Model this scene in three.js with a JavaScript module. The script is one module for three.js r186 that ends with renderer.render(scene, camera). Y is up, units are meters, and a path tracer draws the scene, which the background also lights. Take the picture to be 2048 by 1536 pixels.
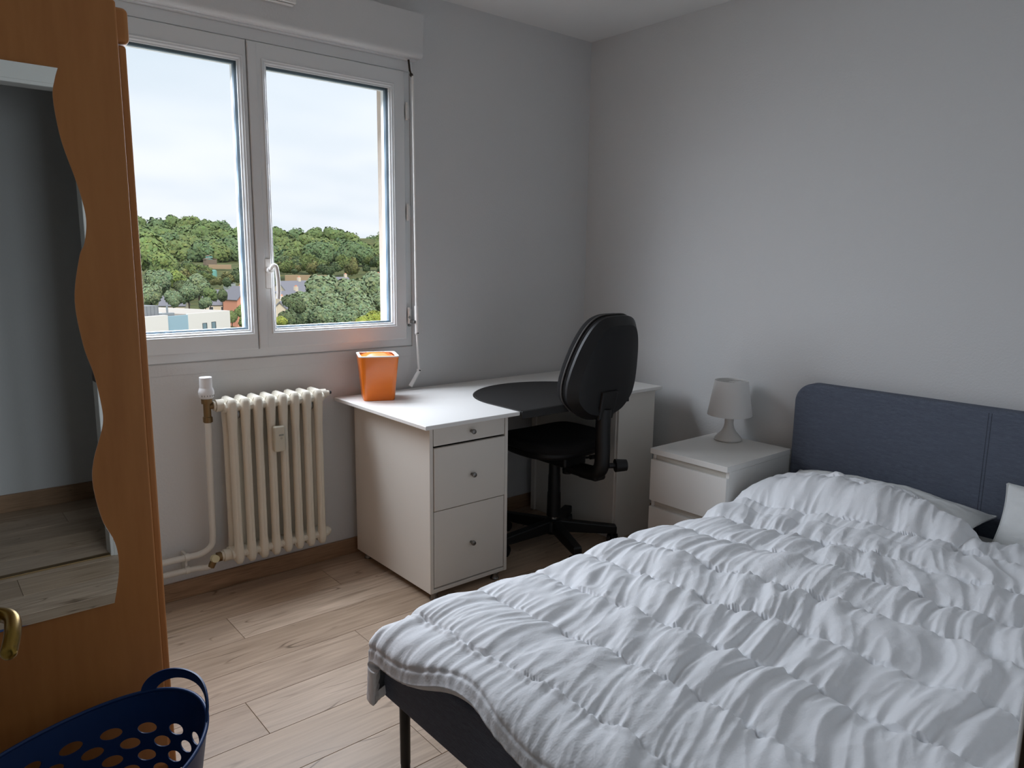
import * as THREE from 'three';
import { RoundedBoxGeometry } from 'three/addons/geometries/RoundedBoxGeometry.js';
import { mergeGeometries, mergeVertices, toCreasedNormals } from 'three/addons/utils/BufferGeometryUtils.js';
import { RectAreaLightUniformsLib } from 'three/addons/lights/RectAreaLightUniformsLib.js';
import { ImprovedNoise } from 'three/addons/math/ImprovedNoise.js';

// ---------------------------------------------------------------- camera, sky, exposure
const scene = new THREE.Scene();
const renderer = new THREE.WebGLRenderer({ antialias: true });
renderer.toneMapping = THREE.LinearToneMapping;
renderer.toneMappingExposure = 1.0;
renderer.shadowMap.enabled = true;

const camera = new THREE.PerspectiveCamera(55.17, 4 / 3, 0.05, 3000);
camera.rotation.order = 'YXZ';
camera.position.set(-3.019, 1.35, 2.959);
camera.rotation.set(-0.16667, -0.69911, 0.01215);
camera.updateMatrixWorld(true);

const PN = new ImprovedNoise();
const N2 = (x, y, z = 0.37) => PN.noise(x, y, z);
const fbm = (x, y, o = 4, z = 0.37) => { let s = 0, a = 1, f = 1; for (let i = 0; i < o; i++) { s += a * PN.noise(x * f, y * f, z + i * 7.3); a *= 0.5; f *= 2.03; } return s; };

const SKY = 1.12;                                                  // brightness of the overcast sky
{
  const W = 1024, H = 512, d = new Float32Array(W * H * 4);
  for (let j = 0; j < H; j++) for (let i = 0; i < W; i++) {
    const el = ((j + 0.5) / H - 0.5) * Math.PI, az = (i + 0.5) / W * Math.PI * 2;
    const cx = Math.cos(el) * Math.cos(az), cz = Math.cos(el) * Math.sin(az), cy = Math.sin(el);
    const k = 1 / (Math.abs(cy) + 0.12);
    const cl = 0.5 + 0.5 * Math.max(-1, Math.min(1, 1.5 * fbm(cx * k * 0.7 + 3, cz * k * 0.7, 5) + 0.15));
    const l = SKY * (0.86 + 0.14 * cl) * (0.9 + 0.35 * Math.max(0, cy));
    const o = (j * W + i) * 4;
    d[o] = l * (0.8 + 0.12 * cl); d[o + 1] = l * (0.92 + 0.05 * cl); d[o + 2] = l * 1.03; d[o + 3] = 1;
  }
  const t = new THREE.DataTexture(d, W, H, THREE.RGBAFormat, THREE.FloatType);
  t.mapping = THREE.EquirectangularReflectionMapping; t.colorSpace = THREE.LinearSRGBColorSpace;
  t.magFilter = t.minFilter = THREE.LinearFilter; t.needsUpdate = true;
  scene.background = t;
}
{ // hazy sun behind the building: it lights the valley, not the room
  const sun = new THREE.DirectionalLight('#fff3e2', 2.6); sun.position.set(-40, 330, 170); sun.target.position.set(60, -20, -200); sun.castShadow = true;
  sun.shadow.radius = 45; Object.assign(sun.shadow.camera, { left: -380, right: 380, top: 380, bottom: -380, near: 1, far: 1200 }); sun.shadow.mapSize.set(4096, 4096); scene.add(sun, sun.target);
}
RectAreaLightUniformsLib.init();
const PANE_FILL = 11.4, DOWN = 48 * Math.PI / 180;                        // unseen area lights added outside both panes, tilted down, boosting the sky's daylight
for (const [x0, x1] of [[-2.48, -1.965], [-1.775, -1.335]]) for (let k = 0; k < 6; k++) {
  const l = new THREE.RectAreaLight('#e9f2ff', PANE_FILL, x1 - x0, 0.172), y = 1.06 + 0.172 * (k + 0.5), x = (x0 + x1) / 2;
  l.position.set(x, y, -0.085); l.lookAt(x, y - Math.sin(DOWN), -0.085 + Math.cos(DOWN)); scene.add(l);
}

// ---------------------------------------------------------------- helpers
let seed = 12345;
const rnd = () => { seed = (seed + 0x6D2B79F5) | 0; let t = Math.imul(seed ^ (seed >>> 15), 1 | seed); t = (t + Math.imul(t ^ (t >>> 7), 61 | t)) ^ t; return ((t ^ (t >>> 14)) >>> 0) / 4294967296; };
const rr = (a, b) => a + (b - a) * rnd();
const V = (x, y, z) => new THREE.Vector3(x, y, z);
const sm = (a, b, x) => { const t = Math.max(0, Math.min(1, (x - a) / (b - a))); return t * t * (3 - 2 * t); };

const taken = {};
const numbered = (n) => { if (!(n in taken)) { taken[n] = 0; return n; } taken[n]++; return n + '_' + String(taken[n]).padStart(3, '0'); };
function tag(o, label, category, group) { o.userData.label = label; o.userData.category = category; if (group) o.userData.group = group; return o; }
function thing(name, label, category, pos = [0, 0, 0], turn = 0, group) {
  const g = new THREE.Group(); g.name = numbered(name); g.position.set(...pos); g.rotation.y = turn; scene.add(g);
  return tag(g, label, category, group);
}
function structure(name, label, category = 'room') { const g = new THREE.Group(); g.name = numbered(name); scene.add(g); tag(g, label, category); g.userData.kind = 'structure'; return g; }
function shadow(m) { m.castShadow = true; m.receiveShadow = true; return m; }
function part(name, geo, mat, parent, label) {
  const m = shadow(new THREE.Mesh(Array.isArray(geo) ? join(geo) : geo, mat)); m.name = name; parent.add(m);
  if (label) m.userData.label = label; return m;
}
function solid(name, geo, mat, label, category, group) {
  const m = shadow(new THREE.Mesh(Array.isArray(geo) ? join(geo) : geo, mat)); m.name = numbered(name); scene.add(m); return tag(m, label, category, group);
}
function structMesh(name, geo, mat, label, category) { const m = solid(name, geo, mat, label, category); m.userData.kind = 'structure'; return m; }
function join(list) {
  return mergeGeometries(list.map((g) => { const h = g.index ? g.toNonIndexed() : g.clone(); for (const k of Object.keys(h.attributes)) if (!['position', 'normal', 'uv'].includes(k)) h.deleteAttribute(k); if (!h.attributes.uv) h.setAttribute('uv', new THREE.BufferAttribute(new Float32Array(h.attributes.position.count * 2), 2)); return h; }));
}
// uv in metres from the dominant axis of the normal
function uvm(geo, s = 1, ou = 0, ov = 0) {
  const g = geo.index ? geo.toNonIndexed() : geo, p = g.attributes.position, n = g.attributes.normal, uv = new Float32Array(p.count * 2);
  for (let i = 0; i < p.count; i++) {
    const a = Math.abs(n.getX(i)), b = Math.abs(n.getY(i)), c = Math.abs(n.getZ(i));
    let u, v; if (b >= a && b >= c) { u = p.getX(i); v = p.getZ(i); } else if (a >= c) { u = p.getZ(i); v = p.getY(i); } else { u = p.getX(i); v = p.getY(i); }
    uv[2 * i] = u * s + ou; uv[2 * i + 1] = v * s + ov;
  }
  g.setAttribute('uv', new THREE.BufferAttribute(uv, 2)); return g;
}
const T = (g, x = 0, y = 0, z = 0, rx = 0, ry = 0, rz = 0) => g.applyMatrix4(new THREE.Matrix4().makeRotationFromEuler(new THREE.Euler(rx, ry, rz))).translate(x, y, z);
// box between two corners, with softened edges
function bx(x0, x1, y0, y1, z0, z1, r = 0.002) {
  const w = Math.abs(x1 - x0), h = Math.abs(y1 - y0), d = Math.abs(z1 - z0), rad = Math.min(r, w / 2.01, h / 2.01, d / 2.01);
  const g = rad > 0 ? new RoundedBoxGeometry(w, h, d, rad > 0.006 ? 3 : 1, rad) : new THREE.BoxGeometry(w, h, d);
  return uvm(g.translate((x0 + x1) / 2, (y0 + y1) / 2, (z0 + z1) / 2));
}
const cyl = (r0, r1, h, seg = 24) => new THREE.CylinderGeometry(r0, r1, h, seg);
function bar(a, b, r0, r1 = r0, seg = 16) {
  const d = b.clone().sub(a), g = cyl(r1, r0, d.length(), seg);
  g.applyQuaternion(new THREE.Quaternion().setFromUnitVectors(V(0, 1, 0), d.clone().normalize())); return g.translate((a.x + b.x) / 2, (a.y + b.y) / 2, (a.z + b.z) / 2);
}
function tube(pts, r, n = 40, seg = 14, tension = 0.5) { return new THREE.TubeGeometry(new THREE.CatmullRomCurve3(pts, false, 'catmullrom', tension), n, r, seg, false); }
const lathe = (pts, seg = 48) => new THREE.LatheGeometry(pts.map((q) => new THREE.Vector2(q[0], q[1])), seg);
function plate(shape, depth, bevel = 0, seg = 2, curve = 24) {
  return new THREE.ExtrudeGeometry(shape, { depth, bevelEnabled: bevel > 0, bevelThickness: bevel, bevelSize: bevel, bevelOffset: -bevel, bevelSegments: seg, curveSegments: curve });
}
function rectShape(x0, y0, x1, y1, r = 0) {
  const s = new THREE.Shape();
  if (!r) { s.moveTo(x0, y0); s.lineTo(x1, y0); s.lineTo(x1, y1); s.lineTo(x0, y1); s.closePath(); return s; }
  s.moveTo(x0 + r, y0); s.lineTo(x1 - r, y0); s.absarc(x1 - r, y0 + r, r, -Math.PI / 2, 0); s.lineTo(x1, y1 - r); s.absarc(x1 - r, y1 - r, r, 0, Math.PI / 2);
  s.lineTo(x0 + r, y1); s.absarc(x0 + r, y1 - r, r, Math.PI / 2, Math.PI); s.lineTo(x0, y0 + r); s.absarc(x0 + r, y0 + r, r, Math.PI, 1.5 * Math.PI); return s;
}
function tex(W, H, fn, srgb = true) {
  const d = new Uint8Array(W * H * 4);
  for (let j = 0; j < H; j++) for (let i = 0; i < W; i++) { const c = fn(i / W, j / H, i, j), o = (j * W + i) * 4; for (let k = 0; k < 3; k++) d[o + k] = Math.max(0, Math.min(255, Array.isArray(c) ? c[k] : c)); d[o + 3] = 255; }
  const t = new THREE.DataTexture(d, W, H); t.wrapS = t.wrapT = THREE.RepeatWrapping; t.magFilter = THREE.LinearFilter; t.minFilter = THREE.LinearMipmapLinearFilter; t.generateMipmaps = true;
  if (srgb) t.colorSpace = THREE.SRGBColorSpace; t.needsUpdate = true; return t;
}
const rep = (t, u, v) => { const c = t.clone(); c.repeat.set(u, v); c.needsUpdate = true; return c; };
// noise that repeats over the unit square
function tn(u, v, fx, fy, z = 0) {
  const w = (t) => t * t * (3 - 2 * t), a = w(u), b = w(v), f = (x, y) => PN.noise(x * fx + z * 3.1, y * fy + z * 1.7, z);
  return (f(u, v) * (1 - a) + f(u - 1, v) * a) * (1 - b) + (f(u, v - 1) * (1 - a) + f(u - 1, v - 1) * a) * b;
}
const std = (color, roughness = 0.6, o = {}) => new THREE.MeshStandardMaterial({ color, roughness, metalness: 0, ...o });

// ---------------------------------------------------------------- materials
const plasterBump = tex(512, 512, (u, v) => 128 + 70 * tn(u, v, 60, 60, 1) + 50 * tn(u, v, 130, 130, 2), false);
const M = {};
M.wall = std('#dadad9', 0.93, { bumpMap: rep(plasterBump, 2, 2), bumpScale: 0.0012 });
M.ceiling = std('#ededeb', 0.95, { bumpMap: rep(plasterBump, 2, 2), bumpScale: 0.001 });
M.pvc = std('#e6e8e8', 0.42);
M.trim = std('#e2e1dd', 0.6);
M.facade = std('#cdbfb2', 0.9, { bumpMap: rep(plasterBump, 3, 3), bumpScale: 0.002 });
M.rubber = std('#23282c', 0.6);
M.spacer = std('#4a5c68', 0.5);
M.glass = new THREE.MeshPhysicalMaterial({ color: 0xffffff, roughness: 0, transmission: 1, thickness: 0, ior: 1.45 });
const floorTex = tex(1024, 1024, (u, v) => {
  const g = tn(u, v, 7, 90, 1), h = tn(u, v, 14, 210, 2), b = tn(u, v, 4, 14, 3), wv = tn(u, v, 6, 30, 4);
  let t = 0.55 + 0.32 * g + 0.26 * h + 0.22 * b;
  const crack = Math.max(0, 1 - Math.abs(wv) * 34) * Math.max(0, tn(u, v, 11, 16, 5) * 2.6);
  const streak = Math.max(0, tn(u, v, 5, 45, 6) - 0.22) * 1.7;
  t = Math.max(0, Math.min(1.2, t)) - 1.25 * crack - 0.5 * streak;
  return [150 + 66 * t, 134 + 66 * t, 117 + 66 * t];
});
const floorBump = tex(512, 512, (u, v) => 128 + 80 * tn(u, v, 7, 90, 1) + 40 * tn(u, v, 14, 210, 2), false);
const floorMats = ['#fff6ee', '#f1e6dc', '#fbefe2', '#e6dace'].map((c) => new THREE.MeshStandardMaterial({ color: c, map: floorTex, roughness: 0.42, bumpMap: floorBump, bumpScale: 0.0006 }));
M.skirt = new THREE.MeshStandardMaterial({ color: '#d9bea4', map: floorTex, roughness: 0.55 });
const veneerTex = tex(512, 512, (u, v) => {
  const t = 0.5 + 0.35 * tn(u, v, 26, 3, 1) + 0.22 * tn(u, v, 80, 6, 2) + 0.3 * tn(u, v, 4, 2, 3) + 0.12 * tn(u, v, 160, 24, 4);
  return [190 + 28 * t, 130 + 30 * t, 72 + 24 * t];
});
M.beech = new THREE.MeshStandardMaterial({ color: '#f6e6d6', map: veneerTex, roughness: 0.5 });
M.mirror = new THREE.MeshStandardMaterial({ color: '#e6ebe9', metalness: 1, roughness: 0.01 });
M.brass = new THREE.MeshStandardMaterial({ color: '#8f7436', metalness: 1, roughness: 0.28 });
M.oldBrass = new THREE.MeshStandardMaterial({ color: '#8a7250', metalness: 0.9, roughness: 0.5 });
M.chrome = new THREE.MeshStandardMaterial({ color: '#c9c9c9', metalness: 1, roughness: 0.25 });
M.nickel = new THREE.MeshStandardMaterial({ color: '#8d8c89', metalness: 1, roughness: 0.38 });
M.radiator = std('#e3ddcd', 0.5);
M.pipe = std('#e4e1d8', 0.55);
M.thermo = std('#eef0f2', 0.4);
M.desk = std('#e6e1d8', 0.5);
M.deskTop = std('#eceae6', 0.38);
M.blackBoard = std('#191817', 0.55);
M.blackPlastic = std('#09090b', 0.5);
M.blackFabric = std('#0c0a0a', 0.95);
M.orange = new THREE.MeshPhysicalMaterial({ color: '#f07a10', roughness: 0.3, clearcoat: 0.3, clearcoatRoughness: 0.2 });
M.orangeDeep = std('#d9640c', 0.4);
M.whitePlastic = std('#eae8e4', 0.4);
M.night = std('#e9e7e2', 0.42);
M.nightInner = std('#c9c4ba', 0.6);
M.shade = new THREE.MeshPhysicalMaterial({ color: '#fbfaf8', roughness: 0.75, transmission: 0.25, thickness: 0 });
const fabricTex = tex(512, 512, (u, v) => { const t = tn(u, v, 22, 190, 1) * 0.6 + tn(u, v, 150, 150, 2) * 0.35 + tn(u, v, 6, 40, 3) * 0.3; return [100 + 26 * t, 106 + 27 * t, 118 + 28 * t]; });
const fabricBump = tex(512, 512, (u, v) => 128 + 60 * tn(u, v, 40, 200, 1) + 50 * tn(u, v, 200, 60, 4), false);
M.fabric = new THREE.MeshStandardMaterial({ color: '#f4f6fb', map: rep(fabricTex, 2.2, 2.2), roughness: 0.95, bumpMap: rep(fabricBump, 3, 3), bumpScale: 0.0008 });
M.blackMetal = std('#131313', 0.45);
const clothBump = tex(1024, 1024, (u, v) => {
  const w = 0.5 * tn(u, v, 9, 9, 8), a = tn(u + 0.03 * w, v + 0.05 * w, 26, 14, 1), b = tn(u, v, 34, 60, 2), c = tn(u, v, 16, 30, 3);
  return 128 + 60 * (1 - 2.4 * Math.abs(a)) * (0.4 + c) + 42 * b + 14 * tn(u, v, 220, 220, 5);
}, false);
M.duvet = std('#f4f6f9', 0.92, { bumpMap: clothBump, bumpScale: 0.006 });
M.linen = std('#e9ebea', 0.93, { bumpMap: clothBump, bumpScale: 0.003 });
M.mattress = std('#e2e0da', 0.95);
M.basket = new THREE.MeshPhysicalMaterial({ color: '#123a70', roughness: 0.45 });

// ---------------------------------------------------------------- room shell
const RX0 = -3.62, RZ1 = 2.814, CH = 2.512, HX0 = -4.7, HX1 = -1.3, HZ0 = 2.9, HZ1 = 3.8;
const DX0 = -3.17, DX1 = -2.357, DH = 2.03;
{ // window wall: plaster layer and facade layer with its reveal
  const s = rectShape(RX0 - 0.15, -0.05, 0.15, CH + 0.06); s.holes.push(rectShape(-2.63, 0.945, -1.15, 2.215));
  structMesh('wall_back', uvm(plate(s, 0.06).translate(0, 0, -0.06)), M.wall, 'white plastered wall around the window', 'wall');
  const f = rectShape(RX0 - 2.2, -1.6, 2.2, CH + 1.2); f.holes.push(rectShape(-2.57, 0.985, -1.205, 2.185));
  structMesh('wall_facade', uvm(plate(f, 0.14).translate(0, 0, -0.2)), M.facade, 'beige outer wall whose reveal shows beside the right pane', 'wall');
  structMesh('wall_right', uvm(new THREE.BoxGeometry(0.15, CH + 0.1, HZ0 + 0.06).translate(0.075, CH / 2, HZ0 / 2)), M.wall, 'plain white wall behind the headboard', 'wall');
  structMesh('wall_left', uvm(new THREE.BoxGeometry(0.15, CH + 0.1, HZ0 + 0.06).translate(RX0 - 0.075, CH / 2, HZ0 / 2)), M.wall, 'white wall at the wardrobe end of the room', 'wall');
  const w = new THREE.Shape(); w.moveTo(RX0 - 0.15, -0.02); w.lineTo(DX0, -0.02); w.lineTo(DX0, DH); w.lineTo(DX1, DH); w.lineTo(DX1, -0.02); w.lineTo(0.15, -0.02); w.lineTo(0.15, CH + 0.05); w.lineTo(RX0 - 0.15, CH + 0.05); w.closePath();
  structMesh('wall_front', uvm(plate(w, HZ0 - RZ1 - 0.012).translate(0, 0, RZ1 + 0.006)), M.wall, 'white wall with the doorway opposite the window', 'wall');
  structMesh('ceiling', uvm(new THREE.BoxGeometry(-RX0 + 0.3, 0.12, HZ0 + 0.06).translate(RX0 / 2, CH + 0.06, HZ0 / 2)), M.ceiling, 'white painted ceiling of the bedroom', 'ceiling');
  // hall behind the doorway, which the mirror shows
  structMesh('wall_hall', [uvm(new THREE.BoxGeometry(HX1 - HX0 + 0.2, CH + 0.1, 0.1).translate((HX0 + HX1) / 2, CH / 2, HZ1 + 0.05)), uvm(new THREE.BoxGeometry(0.1, CH + 0.1, HZ1 - HZ0 + 0.1).translate(HX1 + 0.05, CH / 2, (HZ0 + HZ1) / 2)), uvm(new THREE.BoxGeometry(0.1, CH + 0.1, HZ1 - HZ0 + 0.1).translate(HX0 - 0.05, CH / 2, (HZ0 + HZ1) / 2)), uvm(new THREE.BoxGeometry(RX0 - HX0 + 0.1, CH + 0.1, 0.08).translate((RX0 + HX0) / 2 - 0.05, CH / 2, HZ0 - 0.04))], M.wall, 'white hall wall seen in the wardrobe mirror', 'wall');
  structMesh('ceiling', uvm(new THREE.BoxGeometry(HX1 - HX0 + 0.2, 0.12, HZ1 - HZ0 + 0.1).translate((HX0 + HX1) / 2, CH + 0.06, (HZ0 + HZ1) / 2 + 0.02)), M.ceiling, 'white ceiling of the hall behind the doorway', 'ceiling');
}
// floors of separate boards
function boards(floor, x0, x1, z0, z1, mats, w, l, first) {
  const gap = 0.0012;
  let row = 0;
  for (let z = first; z < z1; z += w, row++) {
    const za = Math.max(z, z0), zb = Math.min(z + w, z1); if (zb - za < 0.004) continue;
    for (let x = x0 - l * ((row * 0.37 + 0.13) % 1); x < x1; x += l) {
      const xa = Math.max(x, x0), xb = Math.min(x + l, x1); if (xb - xa < 0.004) continue;
      const g = new RoundedBoxGeometry(xb - xa - gap, 0.012, zb - za - gap, 1, 0.0012).translate((xa + xb) / 2, -0.006, (za + zb) / 2);
      part('floor_board', uvm(g, 0.62, rnd() * 5, rnd() * 5), mats[Math.floor(rnd() * mats.length)], floor);
    }
  }
}
{
  const f = structure('floor', 'oak laminate floor of the bedroom with boards along the window wall', 'floor');
  part('underlay', new THREE.BoxGeometry(-RX0 + 0.2, 0.1, RZ1 + 0.1).translate(RX0 / 2, -0.063, RZ1 / 2), std('#4a3a2c', 0.9), f);
  boards(f, RX0, 0, 0, RZ1 + 0.02, floorMats, 0.192, 1.285, -0.1);
  const h = structure('floor', 'laminate floor of the hall seen in the mirror', 'floor');
  part('underlay', new THREE.BoxGeometry(HX1 - HX0 + 0.1, 0.1, HZ1 - RZ1 + 0.06).translate((HX0 + HX1) / 2, -0.064, (HZ1 + RZ1) / 2 + 0.05), std('#4a3a2c', 0.9), h);
  boards(h, HX0, HX1, RZ1 + 0.03, HZ1, floorMats, 0.192, 1.285, RZ1 + 0.03);
  structMesh('trim_1', bx(DX0, DX1, -0.004, 0.006, RZ1 + 0.005, RZ1 + 0.04, 0.003), M.oldBrass, 'flat threshold strip across the doorway floor', 'threshold');
  structMesh('baseboard_back', [bx(-3.6, -0.014, 0, 0.073, 0, 0.014, 0.002)], M.skirt, 'oak baseboard under the radiator', 'baseboard');
  structMesh('baseboard_right', [bx(-0.014, 0, 0, 0.073, 0, RZ1, 0.002)], M.skirt, 'oak baseboard along the headboard wall', 'baseboard');
  structMesh('baseboard_front', [bx(DX1 + 0.075, -0.014, 0, 0.073, RZ1 - 0.008, RZ1 + 0.006, 0.002)], M.skirt, 'oak baseboard on the doorway wall', 'baseboard');
  structMesh('baseboard_hall', [bx(HX0, HX1, 0, 0.095, HZ1 - 0.014, HZ1, 0.002)], M.skirt, 'baseboard of the hall seen in the mirror', 'baseboard');
  // door casing on the room side and the lining
  const c = structure('trim_2', 'white painted casing around the doorway', 'door frame');
  part('lining', [bx(DX1 - 0.014, DX1 + 0.02, 0, DH, RZ1, HZ0 + 0.004, 0.004)], M.trim, c);
  part('lining', [bx(DX0 - 0.02, DX0 + 0.014, 0, DH, RZ1, HZ0 + 0.004, 0.004)], M.trim, c);
  part('lining', [bx(DX0, DX1, DH - 0.014, DH + 0.02, RZ1, HZ0 + 0.004, 0.004)], M.trim, c);
  part('architrave', [bx(DX1, DX1 + 0.065, 0, DH + 0.065, RZ1 - 0.003, RZ1 + 0.006, 0.002)], M.trim, c);
  part('architrave', [bx(DX0 - 0.065, DX0, 0, DH + 0.065, RZ1 - 0.003, RZ1 + 0.006, 0.002)], M.trim, c);
  part('architrave', [bx(DX0, DX1, DH, DH + 0.065, RZ1 - 0.003, RZ1 + 0.006, 0.002)], M.trim, c);
  part('strike_plate', [bx(DX1 - 0.0165, DX1 - 0.012, 0.8, 1.06, RZ1 + 0.004, RZ1 + 0.075, 0.001)], std('#4b3a2a', 0.6, { metalness: 0.4 }), c, 'dark bronze strike plate');
}
{ // the bedroom door, swung into the room beside the camera
  const d = structure('door_1', 'white bedroom door swung open with a brass lever handle', 'door');
  d.position.set(DX0 + 0.016, 0, RZ1 - 0.014); d.rotation.y = Math.PI / 2 - 0.172;
  part('door_leaf', bx(0, 0.765, 0.008, DH - 0.02, -0.02, 0.02, 0.003), M.trim, d);
  const hx = 0.702, hy = 1.0;
  const pl = part('handle', [bx(hx - 0.02, hx + 0.02, hy - 0.13, hy + 0.09, 0.0195, 0.024, 0.002)], M.brass, d, 'brass lever handle on a long plate');
  part('lever', [tube([V(hx, hy, 0.02), V(hx, hy + 0.001, 0.05), V(hx - 0.002, hy + 0.001, 0.066), V(hx - 0.016, hy, 0.077), V(hx - 0.04, hy - 0.004, 0.079), V(hx - 0.062, hy - 0.012, 0.077)], 0.0072, 40, 14), new THREE.SphereGeometry(0.0072, 14, 10).translate(hx - 0.062, hy - 0.012, 0.077)], M.brass, pl);
}

// ---------------------------------------------------------------- window
{
  const w = structure('window_1', 'white two-sash window looking out on wooded hills', 'window');
  const X0 = -2.63, X1 = -1.15, Y0 = 0.945, Y1 = 2.215;
  const ring = (x0, y0, x1, y1, a, b, c, d, z0, z1, bev = 0.003) => { const s = rectShape(x0, y0, x1, y1); s.holes.push(rectShape(a, b, c, d)); return uvm(plate(s, z1 - z0 - 2 * bev, bev, 1).translate(0, 0, z0 + bev)); };
  part('fixed_frame', ring(X0, Y0, X1, Y1, -2.56, 1.0, -1.215, 2.16, -0.062, -0.004), M.pvc, w);
  const sash = (name, x0, x1, a, c) => {
    const y0 = 0.98, y1 = 2.17, b = 1.062, d = 2.088;
    const s = part(name, ring(x0, y0, x1, y1, a - 0.006, b - 0.006, c + 0.006, d + 0.006, -0.055, 0.012, 0.004), M.pvc, w);
    // sloped glazing bead
    const bead = (inset, z) => { const h = rectShape(a - 0.022, b - 0.022, c + 0.022, d + 0.022); h.holes.push(rectShape(a + inset, b + inset, c - inset, d - inset)); return uvm(plate(h, 0.004, 0.0015, 1).translate(0, 0, z)); };
    part('glazing_bead', [bead(-0.016, 0.0105), bead(0.0, 0.0)], M.pvc, s);
    part('spacer', ring(a - 0.005, b - 0.005, c + 0.005, d + 0.005, a + 0.006, b + 0.006, c - 0.006, d - 0.006, -0.034, -0.016, 0.0005), M.spacer, s, 'dark spacer between the panes');
    part('outer_rebate', ring(a - 0.004, b - 0.004, c + 0.004, d + 0.004, a + 0.004, b + 0.004, c - 0.004, d - 0.004, -0.06, -0.036, 0.0005), M.pvc, s);
    const g = part('pane', new THREE.PlaneGeometry(c - a + 0.008, d - b + 0.008).translate((a + c) / 2, (b + d) / 2, -0.012), M.glass, s, 'clear pane of double glazing');
    g.castShadow = false; return s;
  };
  sash('sash', -2.588, -1.8915, -2.515, -1.927);
  const rs = sash('sash', -1.8885, -1.186, -1.812, -1.262);
  // astragal moulding and handle on the right sash
  part('astragal', bx(-1.8885, -1.852, 0.984, 2.166, 0.008, 0.017, 0.004), M.pvc, rs);
  const h = part('handle', [bx(-1.856, -1.83, 1.225, 1.345, 0.012, 0.02, 0.006), T(cyl(0.011, 0.012, 0.03), -1.843, 1.3, 0.032, Math.PI / 2)], M.whitePlastic, rs, 'white lever handle');
  part('lever', [tube([V(-1.843, 1.302, 0.045), V(-1.838, 1.318, 0.058), V(-1.828, 1.312, 0.064), V(-1.822, 1.27, 0.062), V(-1.82, 1.22, 0.06), V(-1.822, 1.185, 0.058)], 0.0085, 30, 12)], M.whitePlastic, h);
  for (const y of [1.09, 1.56, 2.0]) part('hinge', [T(cyl(0.0065, 0.0065, 0.075, 14), -1.178, y, 0.016), T(cyl(0.0072, 0.0072, 0.002, 14), -1.178, y, 0.016), bx(-1.176, -1.16, y - 0.03, y + 0.03, 0.0, 0.012, 0.002)], M.whitePlastic, rs);
  part('lower_cover', bx(X0, X1 - 0.005, 0.9, 0.943, 0, 0.003, 0.001), M.wall, w);
}
{ // roller shutter box and its crank
  const b = thing('shutter_box', 'long white roller shutter box above the window', 'shutter box', [0, 0, 0]);
  const s = new THREE.Shape(); s.moveTo(0.001, 2.222); s.lineTo(0.05, 2.222); s.quadraticCurveTo(0.072, 2.224, 0.072, 2.246); s.lineTo(0.072, 2.404); s.lineTo(0.001, 2.404); s.closePath();
  part('casing', uvm(plate(s, 1.56).rotateY(-Math.PI / 2).translate(-1.125, 0, 0)), M.wall, b);
  part('lower_strip', [bx(-2.68, -1.13, 2.2165, 2.226, 0.001, 0.03, 0.001), bx(-2.68, -1.14, 2.172, 2.2165, -0.002, 0.006, 0.002)], M.pvc, b);
  const v = thing('air_vent', 'white slotted air inlet on the shutter box', 'vent');
  part('vent_cover', [bx(-2.12, -1.715, 2.312, 2.392, 0.0725, 0.094, 0.007)], M.whitePlastic, v);
  part('vent_lip', [bx(-2.11, -1.725, 2.304, 2.311, 0.0725, 0.089, 0.003)], M.whitePlastic, v);
  const c = thing('shutter_crank', 'thin white jointed crank rod hanging beside the window', 'crank');
  part('swivel', [bar(V(-1.178, 2.214, 0.035), V(-1.176, 2.165, 0.042), 0.0045), T(new THREE.SphereGeometry(0.008, 16, 12), -1.171, 2.15, 0.046), bar(V(-1.176, 2.17, 0.042), V(-1.168, 2.135, 0.05), 0.004)], std('#3a322a', 0.5, { metalness: 0.5 }), c, 'dark swivel joint');
  part('rod', bar(V(-1.167, 2.145, 0.05), V(-1.159, 1.1, 0.05), 0.006), M.whitePlastic, c);
  part('sleeve', bar(V(-1.159, 1.136, 0.05), V(-1.157, 1.012, 0.05), 0.0095), M.whitePlastic, c);
  part('crank_arm', [bar(V(-1.157, 1.012, 0.05), V(-1.148, 0.835, 0.05), 0.006), T(cyl(0.009, 0.009, 0.012, 12), -1.157, 1.01, 0.05, Math.PI / 2), T(cyl(0.009, 0.009, 0.012, 12), -1.148, 0.833, 0.05, Math.PI / 2)], M.whitePlastic, c);
  part('grip', [bar(V(-1.148, 0.831, 0.05), V(-1.198, 0.762, 0.053), 0.008, 0.0095)], M.whitePlastic, c);
  for (const [x, y] of [[-1.157, 1.01], [-1.148, 0.833]]) part('pivot_pin', T(cyl(0.003, 0.003, 0.016, 10), x, y, 0.053, Math.PI / 2), M.rubber, c);
  part('holder', [bx(-1.176, -1.15, 1.055, 1.07, 0.001, 0.055, 0.003), T(cyl(0.006, 0.006, 0.012, 12), -1.178, 1.082, 0.018, Math.PI / 2), T(cyl(0.006, 0.006, 0.012, 12), -1.178, 1.045, 0.018, Math.PI / 2)], M.nickel, c, 'small metal holder clip');
}

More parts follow.
